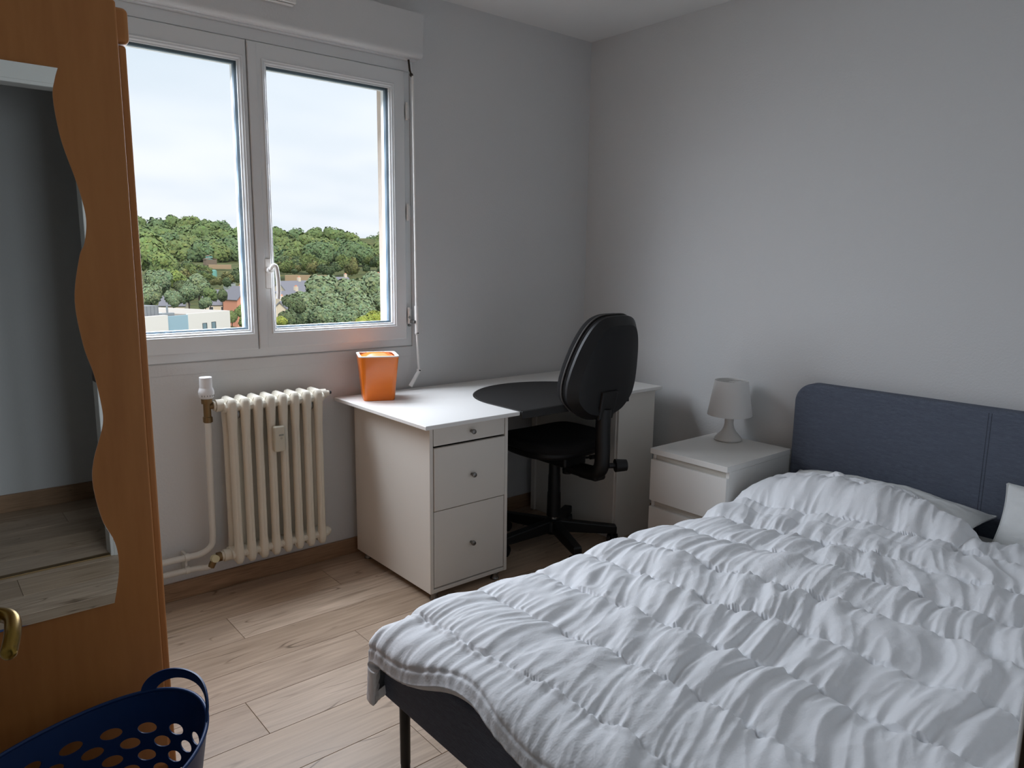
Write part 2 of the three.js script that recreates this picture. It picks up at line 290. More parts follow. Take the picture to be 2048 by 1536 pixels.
// ---------------------------------------------------------------- radiator, valves, pipes
{
  const n = 8, pit = 0.0508, x0 = -2.066, zr = 0.062, zf = 0.128, yb = 0.165, yt = 0.795;
  const r = thing('radiator', 'cream cast iron column radiator under the window', 'radiator');
  // one section: two columns with rounded ends joined by hubs
  const loop = [];
  const R = 0.0165;
  const col = (z, seam) => {
    const pts = []; const prof = [[0.0, 0], [0.011, 0.004], [0.017, 0.016], [0.0195, 0.04], [0.018, 0.07], [R, 0.1], [R, 0.53], [0.0185, 0.58], [0.0205, 0.63], [0.0195, 0.657], [0.013, 0.673], [0.0, 0.678]];
    const g = lathe(prof, 18); g.translate(0, yb - 0.03, z); const l = [g];
    if (seam) l.push(bx(-0.0012, 0.0012, yb + 0.06, yt - 0.05, z + R - 0.002, z + R + 0.0008, 0.0005));
    return l;
  };
  const hub = (y) => [T(cyl(0.0205, 0.0205, zf - zr, 20), 0, y, (zf + zr) / 2, Math.PI / 2)];
  const conn = (y) => [T(cyl(0.023, 0.023, pit + 0.002, 26), 0, 0, 0, 0, 0, Math.PI / 2).scale(1, 1, 1.85).translate(0, y, (zf + zr) / 2)];
  const sec = toCreasedNormals(join([...col(zf, true), ...col(zr, false), ...hub(yb - 0.004), ...hub(yt - 0.004), ...conn(yb + 0.012), ...conn(yt - 0.02)]), 0.9);
  for (let i = 0; i < n; i++) { const m = part('section', sec, M.radiator, r); m.position.x = x0 + pit * i + 0.012; }
  const xl = x0 - 0.012, xr = x0 + pit * (n - 1) + 0.012;
  const zc = (zf + zr) / 2, tx = (x, y, rad, l, seg = 20) => T(cyl(rad, rad, l, seg), x, y, zc, 0, 0, Math.PI / 2);
  for (const y of [yb + 0.008, yt - 0.012]) part('end_plug', [tx(xl - 0.012, y, 0.024, 0.03), tx(xl - 0.03, y, 0.02, 0.012, 6)], M.radiator, r);
  part('end_plug', [tx(xr + 0.035, yt - 0.012, 0.02, 0.03), tx(xr + 0.055, yt - 0.012, 0.012, 0.02)], M.radiator, r);
  part('end_plug', [tx(xr + 0.03, yb + 0.008, 0.02, 0.03), tx(xr + 0.047, yb + 0.008, 0.013, 0.014, 6)], M.radiator, r);
  part('bleed_screw', [tx(xr + 0.07, yt - 0.01, 0.007, 0.012, 8)], M.rubber, r, 'black bleed screw');
  for (const i of [0, 6]) part('wall_bracket', [T(new THREE.SphereGeometry(0.018, 16, 12).scale(0.6, 1, 0.5), x0 + pit * (i + 0.5) + 0.012, yt - 0.05, zf - 0.01), bx(x0 + pit * (i + 0.5) + 0.008, x0 + pit * (i + 0.5) + 0.016, yt - 0.055, yt - 0.045, 0.001, zf - 0.01, 0.002)], M.nickel, r, 'rounded steel bracket end');
  const m = thing('heat_meter', 'small beige heat meter clipped between the radiator columns', 'meter');
  const mx = x0 + pit * 3.5 + 0.004;
  part('meter_body', [bx(mx - 0.0225, mx + 0.0225, 0.58, 0.685, zf + R + 0.0008, zf + R + 0.026, 0.007)], std('#d3cfbd', 0.55), m);
  part('display', [bx(mx - 0.004, mx + 0.016, 0.645, 0.652, zf + R + 0.024, zf + R + 0.0268, 0.001)], std('#8d9188', 0.3), m, 'grey display strip');
  part('button', [T(cyl(0.005, 0.005, 0.002, 16), mx + 0.006, 0.636, zf + R + 0.0262, Math.PI / 2)], std('#b9b4a2', 0.5), m);
  // thermostatic valve
  const vx = -2.136, vy = yt - 0.012;
  const v = thing('thermostat_valve', 'white thermostatic valve head on brown brass at the top of the radiator', 'valve');
  part('valve_body', [bar(V(vx, vy - 0.062, zc), V(vx, vy + 0.03, zc), 0.014), bar(V(vx, vy, zc), V(xl - 0.034, vy, zc), 0.011), T(cyl(0.018, 0.018, 0.02, 6), vx, vy - 0.05, zc), T(cyl(0.02, 0.02, 0.014, 6), vx + 0.036, vy, zc, 0, 0, Math.PI / 2), T(cyl(0.02, 0.02, 0.018, 20), vx, vy + 0.022, zc)], M.oldBrass, v, 'tarnished brass body');
  part('thermostat_head', [lathe([[0.0, 0.0], [0.018, 0.0], [0.026, 0.007], [0.0285, 0.02], [0.0285, 0.03], [0.025, 0.042], [0.023, 0.046], [0.023, 0.082], [0.022, 0.085], [0.019, 0.085], [0.0185, 0.0835], [0.0, 0.0835]], 40).translate(vx, vy + 0.03, zc)], M.thermo, v);
  for (let k = 0; k < 6; k++) part('scale_mark', bx(-0.0008, 0.0008, 0.004, 0.01, 0.0272, 0.0287, 0.0002).rotateY(-0.9 + k * 0.36).translate(vx, vy + 0.038, zc), std('#6d6f70', 0.6), v);
  const lv = thing('return_valve', 'small brass return valve with ivory cap at the foot of the radiator', 'valve');
  const ly = yb + 0.008;
  part('valve_body', [bar(V(xl - 0.035, ly, zc), V(-2.14, ly, zc), 0.0105), bar(V(-2.135, ly + 0.004, zc), V(-2.157, ly - 0.035, zc), 0.013), T(cyl(0.019, 0.019, 0.02, 6), -2.122, ly, zc, 0, 0, Math.PI / 2)], M.oldBrass, lv);
  part('cap', [bar(V(-2.143, ly - 0.002, zc), V(-2.145, ly + 0.006, zc + 0.03), 0.0155, 0.0145, 20)], std('#d9d0a8', 0.5), lv, 'ivory plastic cap');
  const p1 = thing('heating_pipe', 'white pipe dropping from the thermostatic valve to the floor', 'pipe');
  part('pipe', tube([V(vx, vy - 0.055, zc), V(vx, vy - 0.1, zc), V(vx, 0.6, 0.088), V(vx, 0.35, 0.078), V(vx, 0.255, 0.072), V(vx - 0.008, 0.212, 0.068), V(vx - 0.045, 0.19, 0.062), V(vx - 0.12, 0.186, 0.058), V(vx - 0.7, 0.184, 0.05), V(-3.55, 0.18, 0.04)], 0.0125, 120, 16), M.pipe, p1);
  const p2 = thing('heating_pipe', 'lower white pipe running along the wall from the return valve', 'pipe');
  part('pipe', tube([V(-2.155, ly - 0.03, zc), V(-2.168, ly - 0.038, zc - 0.012), V(-2.2, 0.134, 0.065), V(-2.25, 0.133, 0.058), V(-2.5, 0.132, 0.054), V(-3.0, 0.131, 0.046), V(-3.55, 0.13, 0.04)], 0.0115, 80, 16), M.pipe, p2);
  for (const x of [-2.235]) { const c = thing('pipe_clip', 'white clip holding both heating pipes to the wall', 'clip'); part('collar', T(cyl(0.0155, 0.0155, 0.016, 18), x, 0.1865, 0.059, 0, 0, Math.PI / 2), M.pipe, c); part('collar', T(cyl(0.0145, 0.0145, 0.016, 18), x, 0.1335, 0.058, 0, 0, Math.PI / 2), M.pipe, c); part('strap', [bx(x - 0.005, x + 0.005, 0.122, 0.198, 0.001, 0.05, 0.002)], M.pipe, c); }
}

// ---------------------------------------------------------------- desk
const DT = 0.745;
{
  const d = thing('worktop', 'white desk top with a rounded cut-out along the window wall', 'desk', [0, 0, 0]);
  const s = new THREE.Shape(), cx = -0.74, cz = 0.555, R = 0.374;   // drawn with y = -z
  s.moveTo(-1.568, -0.016); s.lineTo(-1.568, -0.745); s.lineTo(cx - R, -0.745); s.lineTo(cx - R, -cz);
  const e = 0.72; s.absarc(cx, -cz, R, Math.PI, e, true); s.lineTo(cx + R * Math.cos(e), -0.69); s.lineTo(-0.14, -0.69); s.lineTo(-0.14, -0.016); s.closePath();
  part('top_panel', uvm(plate(s, 0.012, 0.002, 1, 48).rotateX(-Math.PI / 2).translate(0, DT - 0.014, 0)), M.deskTop, d);
  part('back_rail', bx(-1.09, -0.41, 0.6, DT - 0.017, 0.03, 0.046), M.desk, d);
  const b = thing('sliding_shelf', 'black rounded inset board in the white desk top', 'shelf');
  const q = new THREE.Shape(), r = R - 0.003; q.moveTo(cx - r, -0.748); q.lineTo(cx - r, -cz); q.absarc(cx, -cz, r, Math.PI, e, true); q.lineTo(cx + r * Math.cos(e), -0.748); q.closePath();
  part('board', uvm(plate(q, 0.018, 0.002, 1, 48).rotateX(-Math.PI / 2).translate(0, DT - 0.018, 0)), M.blackBoard, b);
  part('front_edge', bx(cx - r, cx + r * Math.cos(e), DT - 0.03, DT + 0.002, 0.7485, 0.758, 0.003), M.blackBoard, b);
  const rim = new THREE.Shape(), r1 = r - 0.0005, r2 = r - 0.004; rim.moveTo(cx - r1, -0.745); rim.lineTo(cx - r1, -cz); rim.absarc(cx, -cz, r1, Math.PI, e, true); rim.absarc(cx, -cz, r2, e, Math.PI, false); rim.lineTo(cx - r2, -0.745); rim.closePath();
  part('edging', uvm(plate(rim, 0.002, 0, 1, 48).rotateX(-Math.PI / 2).translate(0, DT + 0.0005, 0)), std('#2c2b2a', 0.35), b, 'glossy black edging');
}
{
  const c = thing('drawer_unit', 'white desk pedestal with three drawers beside the radiator', 'drawer unit');
  const x0 = -1.492, x1 = -1.1, z0 = 0.052, z1 = 0.655, y0 = 0.032, y1 = DT - 0.016;
  part('side_panel', bx(x0, x0 + 0.016, y0, y1, z0, z1), M.desk, c);
  part('side_panel', bx(x1 - 0.016, x1, y0, y1, z0, z1), M.desk, c);
  part('bottom_panel', bx(x0 + 0.016, x1 - 0.016, y0, y0 + 0.016, z0, z1 - 0.001), M.desk, c);
  part('back_panel', bx(x0 + 0.016, x1 - 0.016, y0 + 0.016, y1, z0, z0 + 0.01), M.desk, c);
  const dr = [[0.636, y1 - 0.004], [0.374, 0.628], [0.054, 0.37]];
  const out = [0.0, 0.004, 0.0];
  dr.forEach(([a, b], i) => {
    const f = part('drawer', bx(x0 + 0.019, x1 - 0.019, a, b, z1 - 0.017 + out[i], z1 - 0.001 + out[i], 0.0015), M.desk, c);
    part('knob', [lathe([[0, 0], [0.0055, 0], [0.0055, 0.008], [0.009, 0.013], [0.0105, 0.02], [0.009, 0.024], [0, 0.0245]], 20).rotateX(Math.PI / 2).translate((x0 + x1) / 2 + 0.004, i === 0 ? 0.674 : i === 1 ? 0.496 : 0.206, z1 - 0.001 + out[i])], M.nickel, f, 'small satin metal knob');
  });
  for (const [x, z] of [[x0 + 0.03, z1 - 0.02], [x1 - 0.05, z1 - 0.02], [x0 + 0.03, z0 + 0.05], [x1 - 0.05, z0 + 0.05]]) part('foot', [lathe([[0, 0], [0.019, 0], [0.019, 0.005], [0.014, 0.008], [0.014, 0.024], [0.018, 0.027], [0.018, 0.032], [0, 0.032]], 20).translate(x, 0, z)], M.nickel, c, 'short turned metal foot');
}
{
  const c = thing('desk_pedestal', 'white open desk pedestal between the chair and the bedside drawers', 'desk pedestal');
  const x0 = -0.418, x1 = -0.148, z0 = 0.05, z1 = 0.655, y1 = DT - 0.016;
  part('side_panel', bx(x0, x0 + 0.016, 0.0, y1, z0, z1 - 0.012), M.desk, c);
  part('side_panel', bx(x1 - 0.016, x1, 0.0, y1, z0, z1 - 0.018), M.desk, c);
  part('front_panel', bx(x0 + 0.006, x1, 0.0, y1 - 0.002, z1 - 0.018, z1, 0.0015), M.desk, c);
  part('back_panel', bx(x0 + 0.016, x1 - 0.016, 0.0, y1, z0, z0 + 0.01), M.desk, c);
  part('edge_strip', bx(x0 - 0.012, x0 + 0.002, 0.0, y1, z0, z0 + 0.03), M.desk, c);
}
{ // orange bin
  const b = thing('waste_bin', 'orange square waste bin with white rim standing on the desk', 'bin', [-1.424, DT, 0.147], -0.42);
  const ringPts = (w, r) => { const s = rectShape(-w, -w, w, w, r); return s.getSpacedPoints(96).slice(0, 96); };
  const loft = (levels, cap) => { // [half width, radius, y]
    const P = [], I = []; levels.forEach(([w, r, y]) => ringPts(w, r).forEach((q) => P.push(q.x, y, q.y)));
    const n = 96; for (let k = 0; k < levels.length - 1; k++) for (let i = 0; i < n; i++) { const a = k * n + i, c = k * n + (i + 1) % n; I.push(a, a + n, c, c, a + n, c + n); }
    const g = new THREE.BufferGeometry(); 
    if (cap) { for (const k of [0, levels.length - 1]) { const ci = P.length / 3; P.push(0, levels[k][2], 0); for (let i = 0; i < n; i++) { const a = k * n + i, c = k * n + (i + 1) % n; k ? I.push(a, ci, c) : I.push(a, c, ci); } } }
    g.setAttribute('position', new THREE.Float32BufferAttribute(P, 3)); g.setIndex(I); g.computeVertexNormals(); return toCreasedNormals(g, 0.7);
  };
  b.scale.set(1, 0.94, 1);
  part('body', loft([[0.0, 0.0, 0.001], [0.064, 0.014, 0.0], [0.067, 0.016, 0.003], [0.084, 0.018, 0.196], [0.0855, 0.018, 0.203], [0.0815, 0.016, 0.203], [0.064, 0.014, 0.008], [0, 0, 0.008]].map((l) => [Math.max(l[0], 0.002), Math.max(l[1], 0.0005), l[2]])), M.orange, b);
  part('rim', loft([[0.0855, 0.018, 0.2032], [0.0862, 0.018, 0.2075], [0.0845, 0.017, 0.209], [0.074, 0.012, 0.208], [0.074, 0.012, 0.202], [0.08, 0.012, 0.202]]), M.whitePlastic, b, 'white rim');
  part('swing_lid', loft([[0.072, 0.01, 0.188], [0.073, 0.01, 0.196], [0.035, 0.008, 0.214], [0.002, 0.0005, 0.218]]), M.orange, b, 'orange pitched lid');
}

// ---------------------------------------------------------------- office chair
{
  const c = thing('office_chair', 'black office chair with padded back pushed up to the desk', 'chair', [-0.68, 0, 0.5], 0);
  const ang = 40 * Math.PI / 180;
  for (let k = 0; k < 5; k++) {
    const t = ang + k * Math.PI * 2 / 5, dx = Math.cos(t), dz = Math.sin(t);
    const s = new THREE.Shape(); s.moveTo(0, 0.066); s.lineTo(0.24, 0.058); s.quadraticCurveTo(0.3, 0.056, 0.305, 0.062); s.lineTo(0.305, 0.088); s.quadraticCurveTo(0.303, 0.097, 0.292, 0.098); s.lineTo(0.03, 0.124); s.lineTo(0, 0.124); s.closePath();
    const g = plate(s, 0.03, 0.006, 2).translate(0, 0, -0.015);
    g.rotateY(-t); const l = part('base_leg', uvm(g), M.blackPlastic, c);
    const q = 0.285, cs = part('caster', [T(cyl(0.024, 0.024, 0.018, 24), 0, 0.025, 0.013, Math.PI / 2), T(cyl(0.024, 0.024, 0.018, 24), 0, 0.025, -0.013, Math.PI / 2), T(cyl(0.012, 0.012, 0.03, 16), 0, 0.05, 0), T(new THREE.CylinderGeometry(0.027, 0.027, 0.046, 24, 1, false, -0.3, Math.PI + 0.2), 0, 0.027, 0, Math.PI / 2, 0, 0)].map((g) => g.rotateY(0.9 * k + 0.5).translate(dx * q, 0.001, dz * q)), M.blackPlastic, l);
  }
  part('hub', lathe([[0, 0.06], [0.045, 0.06], [0.048, 0.075], [0.046, 0.115], [0.036, 0.128], [0.0, 0.128]], 32), M.blackPlastic, c);
  part('gas_lift', [cyl(0.0225, 0.0225, 0.02).translate(0, 0.135, 0), cyl(0.014, 0.014, 0.3).translate(0, 0.28, 0)], M.chrome, c, 'chrome ring of the gas lift');
  part('column_cover', [cyl(0.032, 0.034, 0.115, 28).translate(0, 0.2, 0), cyl(0.029, 0.0305, 0.09, 28).translate(0, 0.3, 0), cyl(0.0265, 0.028, 0.1, 28).translate(0, 0.385, 0)], M.blackPlastic, c);
  const mech = part('mechanism', [bx(-0.07, 0.07, 0.415, 0.47, -0.12, 0.14, 0.012), bx(-0.035, 0.035, 0.385, 0.42, 0.1, 0.3, 0.012)], M.blackPlastic, c);
  part('lever', [bar(V(0.05, 0.42, 0.03), V(0.2, 0.405, 0.04), 0.006), bar(V(0.2, 0.405, 0.04), V(0.26, 0.4, 0.04), 0.011)], M.blackPlastic, mech);
  part('knob', [bar(V(0.0, 0.392, 0.085), V(0.0, 0.372, 0.085), 0.024, 0.022, 20)], M.blackPlastic, mech);
  // seat: cushion over a shell
  const pad = (w, d, h, crown, edge) => { // closed rounded pad
    const n = 40, P = [], I = []; const S = (a) => Math.sign(a) * Math.pow(Math.abs(a), 0.62);
    for (let j = 0; j <= n; j++) { const ph = -Math.PI / 2 + Math.PI * j / n; for (let i = 0; i <= 2 * n; i++) { const t = 2 * Math.PI * i / (2 * n), rr2 = Math.pow(Math.max(0, Math.cos(ph)), 0.42); P.push(w * rr2 * S(Math.cos(t)), h * S(Math.sin(ph)) + crown(S(Math.cos(t)) * rr2, S(Math.sin(t)) * rr2), d * rr2 * S(Math.sin(t))); } }
    for (let j = 0; j < n; j++) for (let i = 0; i < 2 * n; i++) { const a = j * (2 * n + 1) + i, b = a + 2 * n + 1; I.push(a, b, a + 1, a + 1, b, b + 1); }
    const g = new THREE.BufferGeometry(); g.setAttribute('position', new THREE.Float32BufferAttribute(P, 3)); g.setIndex(I); g.computeVertexNormals(); return g;
  };
  part('seat', pad(0.235, 0.225, 0.036, (u, v) => 0.012 * u * u - 0.016 * sm(-0.5, -1, v), 0).translate(0, 0.518, -0.02), M.blackFabric, c);
  part('seat_shell', pad(0.215, 0.205, 0.028, (u, v) => 0.028 * (u * u + v * v) * 0.5 - 0.01, 0).translate(0, 0.484, -0.02), M.blackPlastic, c);
  // backrest: outline in its own plane (X across, Y up), shell behind, cushion in front
  const outline = (k) => { const s = new THREE.Shape(), pts = []; for (let i = 0; i < 72; i++) { const t = 2 * Math.PI * i / 72, cs = Math.cos(t), sn = Math.sin(t); const y = Math.sign(sn) * Math.pow(Math.abs(sn), 0.6); const w = 0.212 - 0.052 * sm(-0.4, 1, y) - 0.03 * sm(-0.55, -1, y); pts.push(new THREE.Vector2((w + k) * Math.sign(cs) * Math.pow(Math.abs(cs), 0.62), (0.232 + k) * y)); } s.setFromPoints(pts); return s; };
  const bend = (g) => { const p = g.attributes.position; for (let i = 0; i < p.count; i++) { const x = p.getX(i), y = p.getY(i); p.setZ(i, p.getZ(i) - 0.55 * x * x + 0.12 * y * y - 0.01); } g.computeVertexNormals(); return toCreasedNormals(g, 0.4); };
  const back = part('backrest', bend(plate(outline(0.0), 0.012, 0.032, 1)), M.blackPlastic, c);
  // bevel offset pulled the flat faces inward; place shell behind the cushion
  part('back_cushion', bend(plate(outline(-0.004), 0.03, 0.02, 4).translate(0, 0, -0.045)), M.blackFabric, back);
  part('welt', (() => { const cv = new THREE.CatmullRomCurve3(outline(-0.001).getPoints().map((q) => V(q.x, q.y, -0.55 * q.x * q.x + 0.12 * q.y * q.y - 0.034)), true); return new THREE.TubeGeometry(cv, 160, 0.0035, 8, true); })(), std('#4b4744', 0.5), back, 'thin grey edge line');
  back.position.set(-0.015, 0.9, 0.335); back.rotation.set(0.2, 0.02, 0);
  part('back_support', [(() => { const s = new THREE.Shape(); s.moveTo(-0.05, 0.1); s.lineTo(0.05, 0.1); s.lineTo(0.045, -0.03); s.lineTo(-0.045, -0.03); s.closePath(); return plate(s, 0.012, 0.008, 2).rotateX(0.2).translate(-0.015, 0.705, 0.318); })(),
    tube([V(-0.015, 0.72, 0.318), V(-0.015, 0.62, 0.315), V(-0.015, 0.53, 0.318), V(-0.015, 0.455, 0.312), V(-0.01, 0.418, 0.27), V(0, 0.408, 0.18)], 0.034, 40, 12).scale(1, 1, 1)], M.blackPlastic, c);
  part('height_knob', [bar(V(0.015, 0.46, 0.33), V(0.075, 0.46, 0.36), 0.012), bar(V(0.04, 0.46, 0.345), V(0.085, 0.46, 0.37), 0.03, 0.026, 12)], M.blackPlastic, c);
}

// ---------------------------------------------------------------- bedside drawers and lamp
{
  const n = thing('bedside_drawers', 'white two-drawer bedside unit between desk and bed', 'nightstand');
  const x0 = -0.545, x1 = -0.065, z0 = 0.962, z1 = 1.352, H = 0.55;
  part('top_panel', bx(x0, x1, H - 0.024, H, z0, z1, 0.0015), M.night, n);
  part('side_panel', bx(x0 + 0.018, x1, 0.0, H - 0.024, z0 + 0.002, z0 + 0.018), M.night, n);
  part('side_panel', bx(x0 + 0.018, x1, 0.0, H - 0.024, z1 - 0.018, z1 - 0.002), M.night, n);
  part('back_panel', bx(x1 - 0.01, x1 - 0.002, 0.02, H - 0.024, z0 + 0.018, z1 - 0.018), M.nightInner, n);
  part('bottom_panel', bx(x0 + 0.02, x1 - 0.01, 0.02, 0.036, z0 + 0.018, z1 - 0.018), M.night, n);
  part('rail', bx(x0 + 0.02, x0 + 0.036, H - 0.07, H - 0.024, z0 + 0.018, z1 - 0.018), M.nightInner, n);
  part('rail', bx(x0 + 0.022, x0 + 0.038, 0.255, 0.315, z0 + 0.018, z1 - 0.018), M.nightInner, n);
  for (const [a, b] of [[0.315, 0.5], [0.05, 0.287]]) {
    const d = part('drawer', bx(x0 + 0.002, x0 + 0.019, a, b, z0 + 0.003, z1 - 0.003, 0.0015), M.night, n);
    part('grip_strip', bx(x0 + 0.0195, x0 + 0.0225, a + 0.03, b + 0.006, z0 + 0.02, z1 - 0.02, 0.0008), M.nightInner, d);
  }
  const l = thing('table_lamp', 'small white table lamp standing on the bedside drawers', 'lamp', [-0.145, H, 1.085]);
  part('lamp_base', lathe([[0, 0], [0.056, 0], [0.062, 0.003], [0.06, 0.012], [0.05, 0.024], [0.034, 0.04], [0.024, 0.058], [0.0195, 0.078], [0.02, 0.096], [0.0235, 0.114], [0.024, 0.128], [0.018, 0.132], [0, 0.132]], 48), std('#e8e6e2', 0.45), l);
  part('lamp_shade', lathe([[0.099, 0.118], [0.0995, 0.12], [0.074, 0.276], [0.0735, 0.277], [0.0725, 0.276], [0.097, 0.121], [0.099, 0.118]], 64), M.shade, l);
  part('shade_carrier', [T(new THREE.TorusGeometry(0.0725, 0.0015, 6, 40), 0, 0.27, 0, Math.PI / 2), bar(V(-0.072, 0.27, 0), V(0.072, 0.27, 0), 0.0015), bar(V(0, 0.13, 0), V(0, 0.27, 0), 0.012)], M.whitePlastic, l);
}

// ---------------------------------------------------------------- bed
const BZ0 = 1.405, BZ1 = 2.79;
{
  const b = thing('bed_frame', 'dark grey upholstered bed frame with rounded headboard', 'bed');
  const s = new THREE.Shape(), z0 = 1.354, z1 = 2.809, H = 0.85, r = 0.085; // shape x = z
  s.moveTo(z0, 0.12); s.lineTo(z1, 0.12); s.lineTo(z1, H - r); s.absarc(z1 - r, H - r, r, 0, Math.PI / 2); s.lineTo(z0 + r, H); s.absarc(z0 + r, H - r, r, Math.PI / 2, Math.PI); s.closePath();
  const hb = part('headboard', uvm(plate(s, 0.045, 0.014, 4).rotateY(-Math.PI / 2).translate(-0.017, 0, 0)), M.fabric, b);
  for (const z of [2.09, 2.1]) part('seam', bx(-0.0768, -0.075, 0.3, H - 0.014, z, z + 0.0014, 0.0004), std('#454b56', 0.9), hb);
  part('foot_rail', uvm(new RoundedBoxGeometry(0.045, 0.158, BZ1 - BZ0, 3, 0.012).translate(-2.118, 0.306, (BZ0 + BZ1) / 2)), M.fabric, b);
  part('side_rail', uvm(new RoundedBoxGeometry(2.02, 0.158, 0.045, 3, 0.012).translate(-1.09, 0.306, BZ0 + 0.0225)), M.fabric, b);
  part('side_rail', uvm(new RoundedBoxGeometry(2.02, 0.158, 0.045, 3, 0.012).translate(-1.09, 0.306, BZ1 - 0.0225)), M.fabric, b);
  part('slat_base', bx(-2.09, -0.09, 0.275, 0.297, BZ0 + 0.046, BZ1 - 0.046), M.mattress, b);
  for (const [x, z] of [[-2.085, BZ0 + 0.018], [-2.085, BZ1 - 0.03], [-0.1, BZ0 + 0.02], [-0.1, BZ1 - 0.03]]) part('leg', [lathe([[0, 0], [0.0115, 0], [0.013, 0.004], [0.0125, 0.012], [0.0135, 0.016], [0.0145, 0.228], [0, 0.228]], 24).translate(x, 0, z)], M.blackMetal, b, 'round black metal leg');
  const m = solid('mattress', uvm(new RoundedBoxGeometry(1.95, 0.1, BZ1 - BZ0 - 0.09, 4, 0.035).translate(-1.06, 0.346, (BZ0 + BZ1) / 2)), M.mattress, 'white mattress under the quilt', 'mattress');
}
const pillowTop = (x, z) => { const a = (x + 0.33) / 0.3, c = (z - 1.79) / 0.40; const q = Math.max(0, 1 - Math.pow(Math.abs(a), 2.4)) * Math.max(0, 1 - Math.pow(Math.abs(c), 2.4)); return 0.105 * Math.pow(q, 0.7); };
function pillow(hx, hz, hy) {
  const n = 60, P = [], I = [], UV = [];
  for (const sgn of [1, -1]) {
    const o = P.length / 3;
    for (let j = 0; j <= n; j++) for (let i = 0; i <= n; i++) {
      const u = -1 + 2 * i / n, v = -1 + 2 * j / n;
      const e = (1 - Math.pow(Math.abs(u), 2.6)) * (1 - Math.pow(Math.abs(v), 2.6));
      const pin = 1 - 0.06 * (1 - u * u) * v * v, pin2 = 1 - 0.06 * (1 - v * v) * u * u;
      const w = 0.006 * fbm(u * 3 + 4 * sgn, v * 3, 3) * Math.sqrt(Math.max(0, e)) * 2;
      P.push(u * hx * pin2, sgn * (hy * Math.pow(Math.max(0, e), 0.55) + w), v * hz * pin); UV.push(u * hx, v * hz);
    }
    for (let j = 0; j < n; j++) for (let i = 0; i < n; i++) { const a = o + j * (n + 1) + i, b = a + n + 1; sgn > 0 ? I.push(a, b, a + 1, a + 1, b, b + 1) : I.push(a, a + 1, b, a + 1, b + 1, b); }
  }
  const g = new THREE.BufferGeometry(); g.setAttribute('position', new THREE.Float32BufferAttribute(P, 3)); g.setAttribute('uv', new THREE.Float32BufferAttribute(UV, 2)); g.setIndex(I); g.computeVertexNormals(); return g;
}
{
  const edge = (hx, hz) => { const pts = []; const n = 40; const f = (u, v) => V(u * hx * (1 - 0.06 * (1 - v * v) * u * u), 0, v * hz * (1 - 0.06 * (1 - u * u) * v * v)); for (let i = 0; i < n; i++) pts.push(f(-1 + 2 * i / n, -1)); for (let i = 0; i < n; i++) pts.push(f(1, -1 + 2 * i / n)); for (let i = 0; i < n; i++) pts.push(f(1 - 2 * i / n, 1)); for (let i = 0; i < n; i++) pts.push(f(-1, 1 - 2 * i / n)); return new THREE.TubeGeometry(new THREE.CatmullRomCurve3(pts, true), 300, 0.0035, 6, true); };
  const a = thing('pillow', 'white pillow half covered by the quilt with one corner showing', 'pillow', [-0.29, 0.466, 1.79]);
  a.rotation.set(0.0, 0.0, 0.05); part('pillow_body', pillow(0.19, 0.37, 0.066), M.linen, a); part('piping', edge(0.19, 0.37), M.linen, a);
  const b = thing('pillow', 'white pillow propped against the headboard with its edge uncovered', 'pillow', [-0.212, 0.487, 2.487]);
  b.rotation.set(0, 0, 0.95); part('pillow_body', pillow(0.15, 0.3, 0.066), M.linen, b); part('piping', edge(0.15, 0.3), M.linen, b);
}
